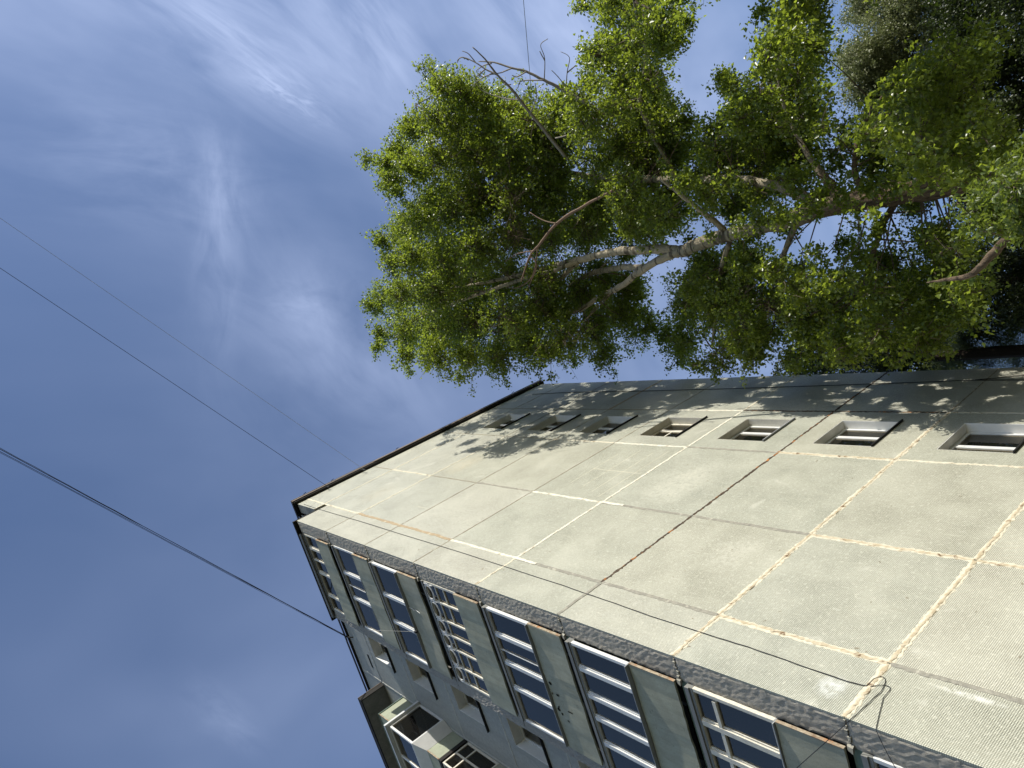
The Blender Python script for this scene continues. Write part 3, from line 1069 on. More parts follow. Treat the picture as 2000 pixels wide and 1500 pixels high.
# ---- the column of balconies along the front
BY0, BY1 = 6.93, 10.3
BX = -.20
f1, f2, f3, f4 = F(2), F(3), F(4), F(5)
bal = MB()
bal.box(-.17, XF - .003, BY0 + .04, BY1, 26.30, 26.46)
bo = bal.build('balcony_canopy', M['concrete'], B)
m = MB()
m.box(-.20, -.165, BY0 + .01, BY1, 26.26, 26.50).box(-.165, XF - .004, BY0 + .01, BY0 + .036, 26.26, 26.50)
m.build('edge', M['capdark'], bo)
m = MB()
m.box(-.21, XF - .004, BY0 - .005, BY1, 26.503, 26.525)
m.build('flashing', M['capmetal'], bo)


def balcony(f, open_top, box, name='balcony', pmat=None):
    m_ = MB()
    m_.box(BX + .03, XF - .003, BY0 + .03, BY1, f - .16, f - .0)
    b = m_.build(name, M['slab'], B)
    m_ = MB()
    p0, p1 = f + .03, f + 1.0 - (.28 if box else 0) + (.16 if open_top else 0)
    m_.box(BX, BX + .035, BY0 + .0, BY1, p0, p1).box(BX + .037, XF - .006, BY0, BY0 + .03, p0, p1)
    m_.build('parapet_panel', pmat or M['panel_pale'], b)
    m_ = MB()
    m_.box(BX - .008, BX + .028, BY0 - .016, BY0 - .003, p0, p1)
    m_.build('edge_strip', M['rust'], b)
    m_ = MB()                                             # black underside edge
    m_.box(BX - .02, XF - .008, BY0 - .03, BY0 + .022, f - .13, f + .022).box(BX - .02, BX + .02, BY0 + .024, BY1, f - .13, f + .022)
    m_.build('edge', M['capdark'], b)
    if open_top:
        m_ = MB()
        m_.box(BX - .03, BX + .06, BY0 - .03, BY1, p1 + .004, p1 + .035).box(BX + .062, XF - .006, BY0 - .03, BY0 + .06, p1 + .004, p1 + .035)
        m_.build('rail', M['slab'], b)
    if box:
        y0b, x0b = BY0 - .28, BX - .24
        zs0, zs1, zt = p1 + .012, p1 + .36, f + 2.58
        m_ = MB()                                         # flared apron
        e = .03
        m_.hexa([(BX - .0, BY0 - .0, zs0), (XF - .008, BY0 - .0, zs0), (XF - .008, BY0 + e, zs0), (BX - .0, BY0 + e, zs0),
                 (x0b, y0b, zs1), (XF - .008, y0b, zs1), (XF - .008, y0b + e, zs1), (x0b, y0b + e, zs1)])
        m_.hexa([(BX, BY0 + e + .002, zs0), (BX + e, BY0 + e + .002, zs0), (BX + e, BY1, zs0), (BX, BY1, zs0),
                 (x0b, y0b + e + .002, zs1), (x0b + e, y0b + e + .002, zs1), (x0b + e, BY1, zs1), (x0b, BY1, zs1)])
        m_.build('apron', M['white'], b)
        m_ = MB()
        w = .07
        m_.box(x0b, x0b + w, y0b, y0b + w, zs1 + .004, zt).box(XF - .08, XF - .006, y0b, y0b + w, zs1 + .004, zt)
        m_.box(x0b + w, XF - .08, y0b, y0b + w, zs1 + .004, zs1 + .06).box(x0b + w, XF - .08, y0b, y0b + w, zt - .06, zt)
        m_.box(x0b, x0b + w, y0b + w, BY1, zs1 + .004, zs1 + .06).box(x0b, x0b + w, y0b + w, BY1, zt - .06, zt)
        for y in (7.75, 8.6, 9.5):
            m_.box(x0b, x0b + w, y - .045, y + .045, zs1 + .06, zt - .06)
        fo = m_.build('window_frame', M['white'], b, bevel=.004)
        m_ = MB()
        m_.box(x0b + .03, XF - .03, y0b + .03, y0b + .036, zs1 + .03, zt - .03).box(x0b + .03, x0b + .036, y0b + .04, BY1, zs1 + .03, zt - .03)
        m_.build('pane', M['glass_dull'], b)
        m_ = MB()
        m_.box(x0b - .13, XF - .006, y0b - .10, BY1, zt + .006, zt + .03).box(x0b - .13, x0b - .105, y0b - .10, BY1, zt + .032, zt + .09).box(x0b - .103, XF - .006, y0b - .10, y0b - .075, zt + .032, zt + .09)
        m_.build('eave', M['sill'], b)
        m_ = MB()                                         # the flat's own window and door, seen through the glass
        m_.box(XF - .07, XF - .01, 7.3, 7.36, f + .1, f + 2.3).box(XF - .07, XF - .01, 8.1, 8.16, f + .1, f + 2.3).box(XF - .07, XF - .01, 7.36, 8.1, f + 2.24, f + 2.3)
        m_.box(XF - .07, XF - .01, 8.9, 8.96, f + .9, f + 2.3).box(XF - .07, XF - .01, 9.7, 9.76, f + .9, f + 2.3)
        m_.build('door_frame', M['white'], b)
    if not box and not open_top:
        zs1, zt = p1 + .02, f + 2.62
        m_ = MB()
        w = .055
        m_.box(BX, BX + w, BY0, BY0 + w, zs1, zt).box(XF - .07, XF - .006, BY0, BY0 + w, zs1, zt).box(BX + w, XF - .07, BY0, BY0 + w, zt - .05, zt).box(BX + w, XF - .07, BY0, BY0 + w, zs1, zs1 + .05)
        xm = (BX + XF) / 2
        m_.box(xm - .028, xm + .028, BY0 + .004, BY0 + w, zs1 + .05, zt - .05)
        zm = zt - .5
        m_.box(BX + w, xm - .028, BY0 + .006, BY0 + w, zm - .024, zm + .024).box(xm + .028, XF - .07, BY0 + .006, BY0 + w, zm - .024, zm + .024)
        m_.box(BX, BX + w, BY0 + w, BY1, zt - .05, zt).box(BX, BX + w, BY0 + w, BY1, zs1, zs1 + .05).box(BX, BX + w, BY0 + w, BY1, zm - .024, zm + .024)
        for y in (7.6, 8.3, 9.0, 9.7):
            m_.box(BX + .002, BX + w, y - .03, y + .03, zs1 + .05, zt - .05)
        m_.build('window_frame', M['oldwhite'], b, bevel=.003)
        m_ = MB()
        m_.box(BX + .03, XF - .03, BY0 + .026, BY0 + .032, zs1 + .02, zt - .02).box(BX + .026, BX + .032, BY0 + .034, BY1, zs1 + .02, zt - .02)
        m_.build('pane', M['glass_dull'], b)
    return b


balcony(f1, True, False, pmat=M['panel_pale'])
balcony(f2, False, True)
balcony(f3, False, False, pmat=M['panel'])
balcony(f4, False, False, pmat=M['panel'])
m = MB()                                                  # far walls closing the balcony column and the building's rear
m.box(BX + .05, XF - .004, BY1 + .002, BY1 + .2, 1, 26.48)
m.build('balcony_wall', M['facade'], B)
m = MB()
m.box(XF + .33, 12.44, 15.7, 15.95, .1, ROOF - .13)
m.build('rear_wall', M['concrete'], B)

# ------------------------------------------------------------------ cables on and around the building
def wall_pts(px): return [tuple(on_plane(x, y, 1, -.013)) for x, y in px]


def jit(pts, n=3, a=.01, seed=1):
    """resample a path and let it wander a little, as loose cable does"""
    r = random.Random(seed)
    out = []
    for p, q in zip(pts[:-1], pts[1:]):
        p, q = np.array(p), np.array(q)
        for i in range(n):
            out.append(p + (q - p) * i / n + np.array([r.uniform(-a, a), r.uniform(-a * .5, 0), r.uniform(-a, a)]) * (1 if i else .3))
    out.append(np.array(pts[-1]))
    return out


c1 = wall_pts([(593, 984.5), (619.5, 993.6), (651, 1003), (700, 1017), (754, 1034), (859, 1066), (982, 1105), (1099, 1143), (1141, 1158), (1195, 1176), (1270, 1203), (1363, 1233),
               (1400, 1245), (1460, 1263), (1508, 1279.5), (1580, 1305), (1655, 1330.5), (1692, 1339.5)])
m = MB()
m.tube(jit(c1, 3, .007), .0065, 5)
tag(m.build('cable', M['black']), 'long loose dark cable hanging straight down the narrow tile column beside the loggias', 'cable')
c2 = wall_pts([(1692, 1339.5), (1700, 1332), (1706, 1326), (1715, 1322.5), (1722.5, 1321.5), (1728, 1324), (1729.5, 1331), (1726, 1341), (1721, 1350), (1690, 1379), (1660, 1407)])
c2.append(tuple(on_plane(1610, 1452, 0, -.16)))
c2.append(tuple(on_plane(1556, 1500, 0, -.2)))
c2.append(tuple(on_plane(1480, 1575, 0, -.22)))
m = MB()
m.tube(c2, .005, 5)
tag(m.build('wire', M['black']), 'thin black wire looping at a rusty joint and crossing a green loggia panel', 'wire')
c3 = wall_pts([(1700, 1341), (1715, 1338), (1730, 1338), (1739, 1342.5), (1737, 1350), (1725.5, 1362), (1717, 1395), (1710.5, 1425)])
c3.append(tuple(on_plane(1722, 1450, 0, -.04)))
c3.append(tuple(on_plane(1735, 1475, 0, -.03)))
c3.append(tuple(on_plane(1760, 1520, 0, -.03)))
m = MB()
m.tube(c3, .0045, 5)
tag(m.build('wire', M['black']), 'thin wire end bending round the tiled corner lowest on the wall', 'wire')
m = MB()
m.tube(jit(wall_pts([(1040, 770), (1120, 766), (1267, 763.5), (1400, 760), (1500, 757), (1600, 753.5), (1700, 750), (1810, 746), (1904, 742.5), (2000, 742), (2100, 741)]), 3, .008, 4), .011, 5)
tag(m.build('cable', M['black']), 'dark cable down the shaded outer edge of the tiled wall beside the trees', 'cable')
m = MB()
m.tube(jit(wall_pts([(1905, 742), (1950, 738), (2000, 733), (2080, 727)]), 3, .008, 5), .010, 5)
tag(m.build('cable', M['black']), 'short dark cable leaving the wall edge cable toward the wall corner', 'cable')


def span(p0, p1, over, sag, r, mat, label, name='overhead_wire', n=40, wob=0, seed=0):
    p0, p1 = np.array(p0, float), np.array(p1, float)
    p2 = p0 + (p1 - p0) * over
    rr = random.Random(seed)
    pts = []
    for i in range(n + 1):
        t = i / n
        p = p0 + (p2 - p0) * t
        p[2] -= sag * 4 * t * (1 - t)
        if 0 < i < n: p += np.array([rr.uniform(-wob, wob) for _ in range(3)])
        pts.append(p)
    m_ = MB()
    m_.tube(pts, r, 5)
    return tag(m_.build(name, mat), label, 'cable', None)


def up(px, py, z):
    d = ray(px, py)
    return CAM + d * ((z - CAM[2]) / d[2])


A0 = on_plane(680, 1244, 0, XF - .1)
for i, (dx, sg, r) in enumerate(((0, 0, .010), (2.5, .05, .008), (-1.5, .03, .008), (4, .09, .006))):
    span(A0 + np.array([0, i * .02, .03 * (i % 2)]), up(0, 877 + dx * 1.6, 28.4), 2.4, sg + .15, r, M['black'],
         'strand of the thick black cable bundle running from the front roof edge into open sky', 'overhead_cable', 60, .006, i)['group'] = 'strands of the black cable bundle'
span(on_plane(641, 951, 1, -.12), up(0, 525, 29.2), 2.2, .15, .008, M['black'], 'single dark wire tied to the roof edge near the loggia corner, crossing open sky')
span(on_plane(712, 918, 1, -.12), up(0, 428, 29.2), 2.2, .15, .006, M['steelwire'], 'faint thin grey wire tied to the roof edge above the second tile column')
span(on_plane(1078, 750, 1, .3), at(1014.5, 0, 22), 1.6, .25, .011, M['steelwire'], 'thin wire passing behind the poplar and its bare dead branches')
m = MB()
pb = np.array([-.17, 2.30, 19.45])
pb = on_plane(812, 1234, 0, -.22)
pe = on_plane(720, 1231, 0, -1.0)
m.tube([pb, pe], .005, 5)
po = thing('line_pole', pb, 'thin rod with a black knob poking out of the open loggia window', 'pole')
o = m.build('rod', M['steelwire'])
o.parent = po
o.location = -Vector(pb)
m = MB()
for i in range(7):
    pass
nn = 8
ringv = []
m.tube([pb + np.array([0, 0, -.07]), pb + np.array([0, 0, -.055]), pb + np.array([0, 0, -.03]), pb, pb + np.array([0, 0, .03]), pb + np.array([0, 0, .05])], [.012, .034, .046, .048, .036, .012], 10)
o = m.build('knob', M['black'], smooth=True)
o.parent = po
o.location = -Vector(pb)
m = MB()
sx_ = -.098
pts = [on_plane(797, 1186.5, 0, sx_), on_plane(804, 1188, 0, sx_), on_plane(808, 1192, 0, sx_), on_plane(812, 1191.5, 0, sx_), on_plane(817, 1195, 0, sx_), on_plane(820, 1198, 0, sx_)]
m.tube(pts, .008, 5)
tag(m.build('string', M['white']), 'short white string dangling over a green parapet sheet near the open sash', 'string')

# ------------------------------------------------------------------ trees
# where the crown leaves the end wall in full sun (x of the leftmost leaf shadow at height z)
ZB = np.array([5.6, 6.0, 7.5, 8.2, 9.1, 9.3, 10.0, 10.3, 11.4, 12.2, 13.0, 14.2, 15.0, 15.8, 16.4, 17.5, 18.2, 18.8, 19.0, 19.6, 20.7, 21.5, 22.0, 23.8, 24.5, 25.4, 27.0, 28.2])
XB = np.array([8.5, 10.0, 9.8, 9.4, 8.6, 8.3, 9.1, 8.7, 9.45, 9.8, 9.4, 9.6, 10.3, 10.7, 10.2, 9.65, 9.0, 8.0, 7.4, 6.8, 6.1, 5.5, 5.15, 5.4, 5.12, 5.13, 6.2, 7.2])
KX, KZ = SUN[0] / SUN[1], SUN[2] / SUN[1]


def lit_excess(P):
    """how far right of the sunlit part of the wall the shadow of P falls"""
    P = np.asarray(P)
    x = P[..., 0] - KX * P[..., 1]
    z = P[..., 2] - KZ * P[..., 1]
    e = x - np.interp(z, ZB, XB)
    return np.where((z < 5.6) | (z > 28.4) | (P[..., 1] > 0), 9.0, e)


def unit(v): return v / (np.linalg.norm(v, axis=-1, keepdims=True) + 1e-9)


class Leaves:
    def __init__(self): self.P, self.T, self.L = [], [], []

    def clump(self, c, r, n, size, droop=.45, flat=1.0, twigs=None, shell=.25, tb=None, stretch=None):
        """a spray: twigs leave the clump's heart, leaves hang along their outer lengths"""
        c = np.asarray(c, float)
        k = max(5, int(n / 26))
        d = unit(rng.normal(size=(k, 3)) * np.array([1, 1, flat]))
        ln = r * rng.uniform(.32, 1.30, k) ** .85
        st = c + rng.normal(size=(k, 3)) * r * .30
        tip = st + d * ln[:, None] + np.array([0, 0, -.08]) * r
        if stretch is not None:
            tip = c + (tip - c) * stretch
        if tb is not None:
            for i in range(0, k, 2):
                mid = (st[i] + tip[i]) / 2 + rng.normal(size=3) * r * .05
                tb.tube([c + (st[i] - c) * .3, st[i], mid, tip[i]], [.012, .009, .006, .003], 3, cap=False)
        idx = rng.integers(0, k, n)
        t = rng.uniform(shell, 1.03, n) ** .75
        p = st[idx] + (tip - st)[idx] * t[:, None] + rng.normal(size=(n, 3)) * size * .75
        tipd = unit(rng.normal(size=(n, 3)) * .8 + d[idx] * .45 + np.array([0, 0, -droop]))
        self.P.append(p); self.T.append(tipd); self.L.append(size * rng.uniform(.50, 1.25, n))

    def build(self, name, mat, parent, width=.72, cull=None, fold=.18):
        P, T, L = np.concatenate(self.P), np.concatenate(self.T), np.concatenate(self.L)
        if cull is not None:
            keep = cull(P)
            P, T, L = P[keep], T[keep], L[keep]
        n = len(P)
        u = unit(np.cross(T, rng.normal(size=(n, 3))))
        w = np.cross(T, u)
        Lc, W = L[:, None], (L * width * rng.uniform(.8, 1.15, n))[:, None]
        v = np.empty((n, 4, 3))
        v[:, 0] = P
        v[:, 1] = P + T * Lc * .38 + u * W * .5 + w * W * fold
        v[:, 2] = P + T * Lc
        v[:, 3] = P + T * Lc * .38 - u * W * .5 + w * W * fold
        me = bpy.data.meshes.new(name)
        me.vertices.add(n * 4)
        me.vertices.foreach_set('co', v.reshape(-1).astype(np.float32))
        me.loops.add(n * 6)
        o4 = (np.arange(n) * 4)[:, None]
        me.loops.foreach_set('vertex_index', (o4 + np.array([[0, 1, 2, 0, 2, 3]])).reshape(-1).astype(np.int32))
        me.polygons.add(n * 2)
        me.polygons.foreach_set('loop_start', (np.arange(n * 2) * 3).astype(np.int32))
        me.polygons.foreach_set('loop_total', np.full(n * 2, 3, np.int32))
        a = me.attributes.new('tint', 'FLOAT', 'FACE')
        tint = np.clip(rng.normal(.5, .26, n), 0, 1)
        a.data.foreach_set('value', np.repeat(tint, 2).astype(np.float32))
        me.materials.append(mat)
        me.update()
        me.validate()
        o = bpy.data.objects.new(name, me)
        COL.objects.link(o)
        o.parent = parent
        return o, n


def dist_of(p): return float(np.linalg.norm(np.asarray(p) - CAM))


def limb(pix, widths, Ds, wob=.012):
    """limb through measured directions; widths are photo pixels, turned into metres at the limb's own distance"""
    pts, rad = [], []
    for (x, y), w, D in zip(pix, widths, Ds):
        p = at(x, y, D)
        depth = (p - CAM) @ ROT[2]
        pts.append(p)
        rad.append(max(.004, w * depth / FPX / 2))
    out, ro = [], []
    n = 5
    for i in range(len(pts) - 1):
        for k in range(n):
            t = k / n
            p_1, p0, p1, p2 = pts[max(i - 1, 0)], pts[i], pts[i + 1], pts[min(i + 2, len(pts) - 1)]
            q = .5 * ((2 * p0) + (-p_1 + p1) * t + (2 * p_1 - 5 * p0 + 4 * p1 - p2) * t * t + (-p_1 + 3 * p0 - 3 * p1 + p2) * t ** 3)
            rr = rad[i] + (rad[i + 1] - rad[i]) * t
            out.append(q + rng.normal(size=3) * rr * .10)
            ro.append(rr * rng.uniform(.94, 1.07))
    out.append(pts[-1]); ro.append(rad[-1])
    return out, ro


DT = 17.7
base = at(1990, 335, DT)
tb0 = np.array([base[0] - .05, base[1] + .02, 0])
T1 = thing('poplar_tree', (tb0[0], tb0[1], 0), 'big poplar with pale limbs and bright leaves beside the sunlit tiled wall', 'tree', None)
T1.location = (0, 0, 0)
trunk = MB()
skel = []
def add_limb(mb, pix, w, D, n=9, keep=True):
    p, r = limb(pix, w, D)
    mb.tube(p, r, n)
    if keep: skel.extend(p)
    return p


tp, tr = limb([(1990, 335), (1900, 352), (1800, 372), (1700, 388), (1600, 406), (1560, 425), (1500, 441), (1400, 465), (1330, 491)],
              [50, 47, 44, 41, 38, 33, 28, 26, 25], [DT, DT, DT, DT, DT, DT, DT - .1, DT - .2, DT - .3])
trunk.tube([tb0, tb0 + np.array([.0, .0, 1.2]), (tb0 + tp[0]) / 2 + np.array([.03, 0, .6])] + tp, [.52, .42, .38] + tr, 14)
skel += tp
add_limb(trunk, [(1330, 491), (1290, 487), (1200, 492), (1140, 506), (1100, 515), (1050, 527), (1000, 541), (930, 555), (880, 563)], [21, 19, 16, 13, 11, 9, 7, 5, 3], [DT - .3, DT - .4, DT - .6, DT - .8, DT - .9, DT - 1, DT - 1.2, DT - 1.4, DT - 1.5])
add_limb(trunk, [(1135, 506), (1085, 527), (1000, 552), (920, 580), (840, 611), (800, 628)], [10, 9, 8, 6, 4, 2], [DT - .8, DT - 1.2, DT - 1.6, DT - 2, DT - 2.3, DT - 2.4])
add_limb(trunk, [(1330, 491), (1311, 498), (1262, 522), (1210, 561), (1168, 582), (1136, 603), (1084, 620), (1028, 638), (990, 650)], [18, 17, 15, 12, 10, 9, 7, 5, 3], [DT - .3, DT - .4, DT - .3, DT - .2, DT, DT, DT, DT, DT])
add_limb(trunk, [(1262, 522), (1210, 523), (1170, 530), (1140, 541), (1110, 560)], [14, 12, 11, 9, 5], [DT - .3, DT, DT + .4, DT + .7, DT + 1])
add_limb(trunk, [(1140, 506), (1120, 520), (1098, 541), (1045, 589), (1000, 628), (972, 648)], [10, 10, 9, 7, 5, 3], [DT - .8, DT - .6, DT - .4, DT, DT + .3, DT + .5])
add_limb(trunk, [(1600, 402), (1572, 388), (1545, 372), (1480, 356), (1411, 349), (1314, 350), (1230, 349), (1157, 346), (1094, 336), (982, 324), (909, 313), (860, 301), (815, 311), (772, 320), (730, 315)],
         [25, 24, 21, 17, 15, 15, 14, 13, 12, 10, 7, 6, 5, 3, 2], [DT, DT + .1, DT + .3, DT + .6, DT + .8, DT + .9, DT + 1, DT + 1, DT + 1, DT + .9, DT + .8, DT + .7, DT + .6, DT + .5, DT + .4])
add_limb(trunk, [(860, 301), (840, 280), (822, 245), (812, 205)], [5, 4, 3, 2], [DT + .7, DT + .4, DT + .1, DT - .1], 6)
add_limb(trunk, [(1640, 392), (1628, 370), (1615, 352), (1590, 320), (1560, 270), (1530, 200), (1520, 120), (1540, 40)], [26, 22, 16, 12, 10, 8, 6, 4], [DT, DT, DT, DT + .2, DT + .4, DT + .6, DT + .8, DT + 1])
add_limb(trunk, [(1325, 350), (1315, 340), (1295, 300), (1273, 262), (1252, 210), (1255, 168), (1262, 105), (1245, 35), (1230, -40)], [11, 11, 10, 9, 8, 8, 7, 6, 4], [DT + .9, DT + .8, DT + .5, DT + .2, DT - .1, DT - .3, DT - .5, DT - .6, DT - .7])
add_limb(trunk, [(1415, 449), (1375, 416), (1336, 386), (1290, 350)], [13, 11, 8, 5], [DT - .2, DT - .8, DT - 1.2, DT - 1.6])
add_limb(trunk, [(1700, 390), (1670, 340), (1680, 260), (1730, 180)], [16, 12, 9, 5], [DT, DT + .5, DT + 1, DT + 1.6])
add_limb(trunk, [(1560, 428), (1530, 500), (1520, 570), (1545, 650)], [14, 10, 8, 4], [DT, DT + .6, DT + 1.1, DT + 1.6])
add_limb(trunk, [(1760, 380), (1720, 450), (1690, 540), (1640, 620)], [15, 11, 8, 4], [DT, DT + .5, DT + 1, DT + 1.5])
add_limb(trunk, [(1430, 458), (1410, 520), (1400, 600), (1390, 680)], [12, 9, 7, 4], [DT - .2, DT + .4, DT + 1, DT + 1.5])
add_limb(trunk, [(1860, 362), (1830, 300), (1800, 230), (1790, 150)], [18, 13, 9, 5], [DT, DT + .6, DT + 1.2, DT + 1.8])
trunk.build('trunk', M['bark'], T1, smooth=True)
br = MB()
add_limb(br, [(1200, 371), (1140, 402), (1087, 437), (1052, 480), (1035, 500), (1018, 550)], [6, 6, 6, 5, 4, 3], [DT - 1.6, DT - 1.9, DT - 2.2, DT - 2.5, DT - 2.6, DT - 2.8], 6, False)
for px in ([(1060, 470), (1045, 488), (1010, 496), (985, 512)], [(1050, 482), (1040, 540), (1010, 562), (990, 560)], [(1087, 437), (1060, 430), (1035, 415)], [(1035, 500), (1048, 520), (1030, 565)]):
    add_limb(br, px, [3, 2.5, 2, 1.5][:len(px)], [DT - 2.4] * len(px), 5, False)
br.build('branch', M['brownlimb'], T1, smooth=True)
dd = MB()
add_limb(dd, [(1108, 311), (1072, 265), (1035, 220), (1000, 175), (972, 147), (947, 115), (923, 92)], [7, 7, 6, 5, 4, 3, 2], [DT - .6, DT - .8, DT - 1, DT - 1.2, DT - 1.3, DT - 1.4, DT - 1.4], 7, False)
add_limb(dd, [(972, 147), (948, 135), (930, 123), (905, 112), (893, 118)], [4, 3, 2.5, 2, 1.5], [DT - 1.3] * 5, 5, False)
add_limb(dd, [(1150, 206), (1105, 178), (1063, 157), (1028, 140), (1000, 133), (965, 122), (935, 120)], [7, 7, 6, 5, 4, 3, 2], [DT - .4, DT - .6, DT - .8, DT - .9, DT - 1, DT - 1, DT - 1], 7, False)
twp = [[(1063, 157), (1064, 115), (1056, 88), (1070, 76)], [(1064, 118), (1054, 100)], [(1105, 178), (1108, 140), (1112, 112), (1095, 101)], [(1108, 142), (1124, 128)], [(1105, 170), (1090, 150), (1077, 137)],
       [(1000, 133), (975, 143), (950, 148), (925, 165)], [(930, 123), (915, 105), (903, 100)], [(948, 135), (930, 150)], [(962, 143), (945, 150), (935, 145)], [(1035, 222), (1048, 190), (1045, 162)],
       [(1020, 195), (985, 192), (940, 175), (925, 140)], [(1000, 176), (985, 160)], [(915, 117), (900, 112), (893, 122)], [(1085, 270), (1110, 262), (1120, 240)], [(1063, 157), (1020, 158), (1012, 170)], [(960, 124), (945, 128), (930, 138)],
       [(985, 165), (998, 165)], [(1028, 140), (1010, 150), (1000, 147)]]
for q in twp:
    add_limb(dd, q, [3, 2.2, 1.7, 1.2][:len(q)], [DT - 1.1] * len(q), 4, False)
dd.build('dead_branch', M['deadwood'], T1, smooth=True)
skel = np.array(skel)

CL1 = """835,140,22 860,165,32 900,190,42 805,245,30 845,235,42 890,245,52 748,322,24 722,310,15 775,298,30 762,348,30 778,378,17 805,330,36 850,310,46 905,305,50
1000,222,42 960,240,48 940,200,34 1040,245,48 1090,222,40 1120,200,32 1150,230,52 1000,300,58 1080,290,58 950,300,50
748,472,22 785,448,32 822,428,46 872,408,52 930,390,58 1000,390,58 1080,380,58 1160,390,58 1230,380,58 765,515,28 802,508,42 862,500,58 930,480,58 1000,460,55 1070,460,50 1150,450,52 1230,440,50 1290,420,45
745,580,26 727,600,17 782,575,42 850,570,58 920,560,58 990,545,50 1060,550,48 745,648,26 735,680,14 790,645,42 855,640,52 920,630,52 990,620,52 1060,600,52 1130,575,46 1180,545,40
790,695,22 797,725,10 850,695,36 893,733,14 910,700,36 970,690,40 1030,668,42 1060,690,32 1100,660,42 1160,640,42 1215,615,40 1180,690,30 1120,708,20 1074,736,6 1230,565,34 1270,640,26
1345,595,40 1305,650,24 1335,680,34 1362,706,20 1410,690,40 1450,650,50 1400,600,46 1350,560,30 1440,580,46 1470,692,26 1412,716,12 1390,545,36 1450,520,40
1500,600,46 1560,560,44 1560,625,44 1620,600,46 1582,685,34 1640,665,46 1700,640,52 1700,570,46 1760,600,52 1680,505,32 1740,520,34 1630,545,32 1540,700,22 1550,720,10
1800,650,50 1850,600,52 1830,540,46 1880,570,46 1815,470,42 1870,480,44 1640,480,22 1700,450,24
1245,20,42 1185,20,30 1140,10,18 1298,40,42 1338,42,16 1320,85,22 1290,85,32 1240,80,46 1180,100,44 1148,108,20 1220,150,46 1270,150,42 1205,210,50 1262,210,46 1308,192,15 1155,165,28
1290,250,46 1335,250,24 1212,280,52 1312,300,50 1262,330,48 1380,380,42 1320,390,42 1440,400,40 1250,-40,50 1180,-30,40 1320,-30,40
1412,152,20 1432,170,30 1400,245,24 1442,228,40 1482,190,44 1500,125,38 1490,30,20 1540,20,40 1588,32,34 1530,80,44 1588,90,34 1560,150,44 1502,250,50 1560,230,50 1422,300,46 1382,292,32 1482,310,50 1552,300,46 1600,250,30 1610,185,18 1540,-50,45 1600,-40,40
1700,262,46 1642,292,32 1752,235,50 1800,250,55 1850,200,55 1700,330,42 1780,310,46 1862,300,46 1622,340,28 1540,350,36 1480,370,36 1610,385,20 1740,190,40 1810,150,50 1880,120,55 1900,250,50 1950,280,46 1400,-90,60 1480,-110,60 1560,-100,60 1640,-100,60 1500,-190,70 1600,-190,70 1700,-110,60 1700,-200,70 1780,-120,70"""  # last lobes, above the view, added to shade the right of the crown
CL1 += " 1500,425,26 1535,445,20 1470,455,16 1590,385,22 1660,402,18 1740,372,24 1830,355,30 1880,340,34 1370,345,24 1330,355,22 1240,352,24 1170,345,22 1290,480,16 1215,500,14 1120,512,14 1060,530,16 1180,575,18 1100,620,20 1780,400,20 1350,470,12 1380,512,32 1430,495,22 1470,505,32 1512,525,32 1560,525,26 1450,470,14 1590,500,16 1660,440,14 1700,420,14"
CLFRONT = "1560,400,22 1600,380,24 1640,378,24 1690,366,26 1735,352,26 1790,345,28 1840,340,30 1525,425,20 1480,438,16 1440,445,14 1380,462,12 1660,410,12 1590,418,12 1780,380,14 1420,352,22 1350,348,20 1290,342,20"
CLBACK = "1345,545,40 1400,520,44 1440,560,46 1480,600,46 1390,620,46 1340,640,40 1450,660,46 1520,570,44 1560,610,46 1610,590,46 1650,560,44 1700,560,48 1750,560,48 1800,590,48 1720,490,34 1830,480,42 1600,650,44 1680,620,46 1760,640,46 1830,620,46 1500,660,40 1640,690,40 1720,680,40 1250,610,36 1215,570,40 1180,620,42 1130,650,42 1240,660,30 1080,610,44 1010,650,40 1650,250,34 1720,290,44 1800,270,48 1880,230,52 1480,280,42 1550,260,44 1350,290,36 1300,230,44 1240,260,48 1160,300,50 1080,330,50 1000,350,50 920,360,46 860,400,44"
CL2 = """1905,412,30 1935,428,36 1985,370,40 1995,425,34 1960,392,34 1915,385,20 1872,396,10 2000,310,30 2040,380,46 1985,340,26 2000,450,22 1900,440,18"""


def parse(s): return [tuple(float(q) for q in t.split(',')) for t in s.split()]


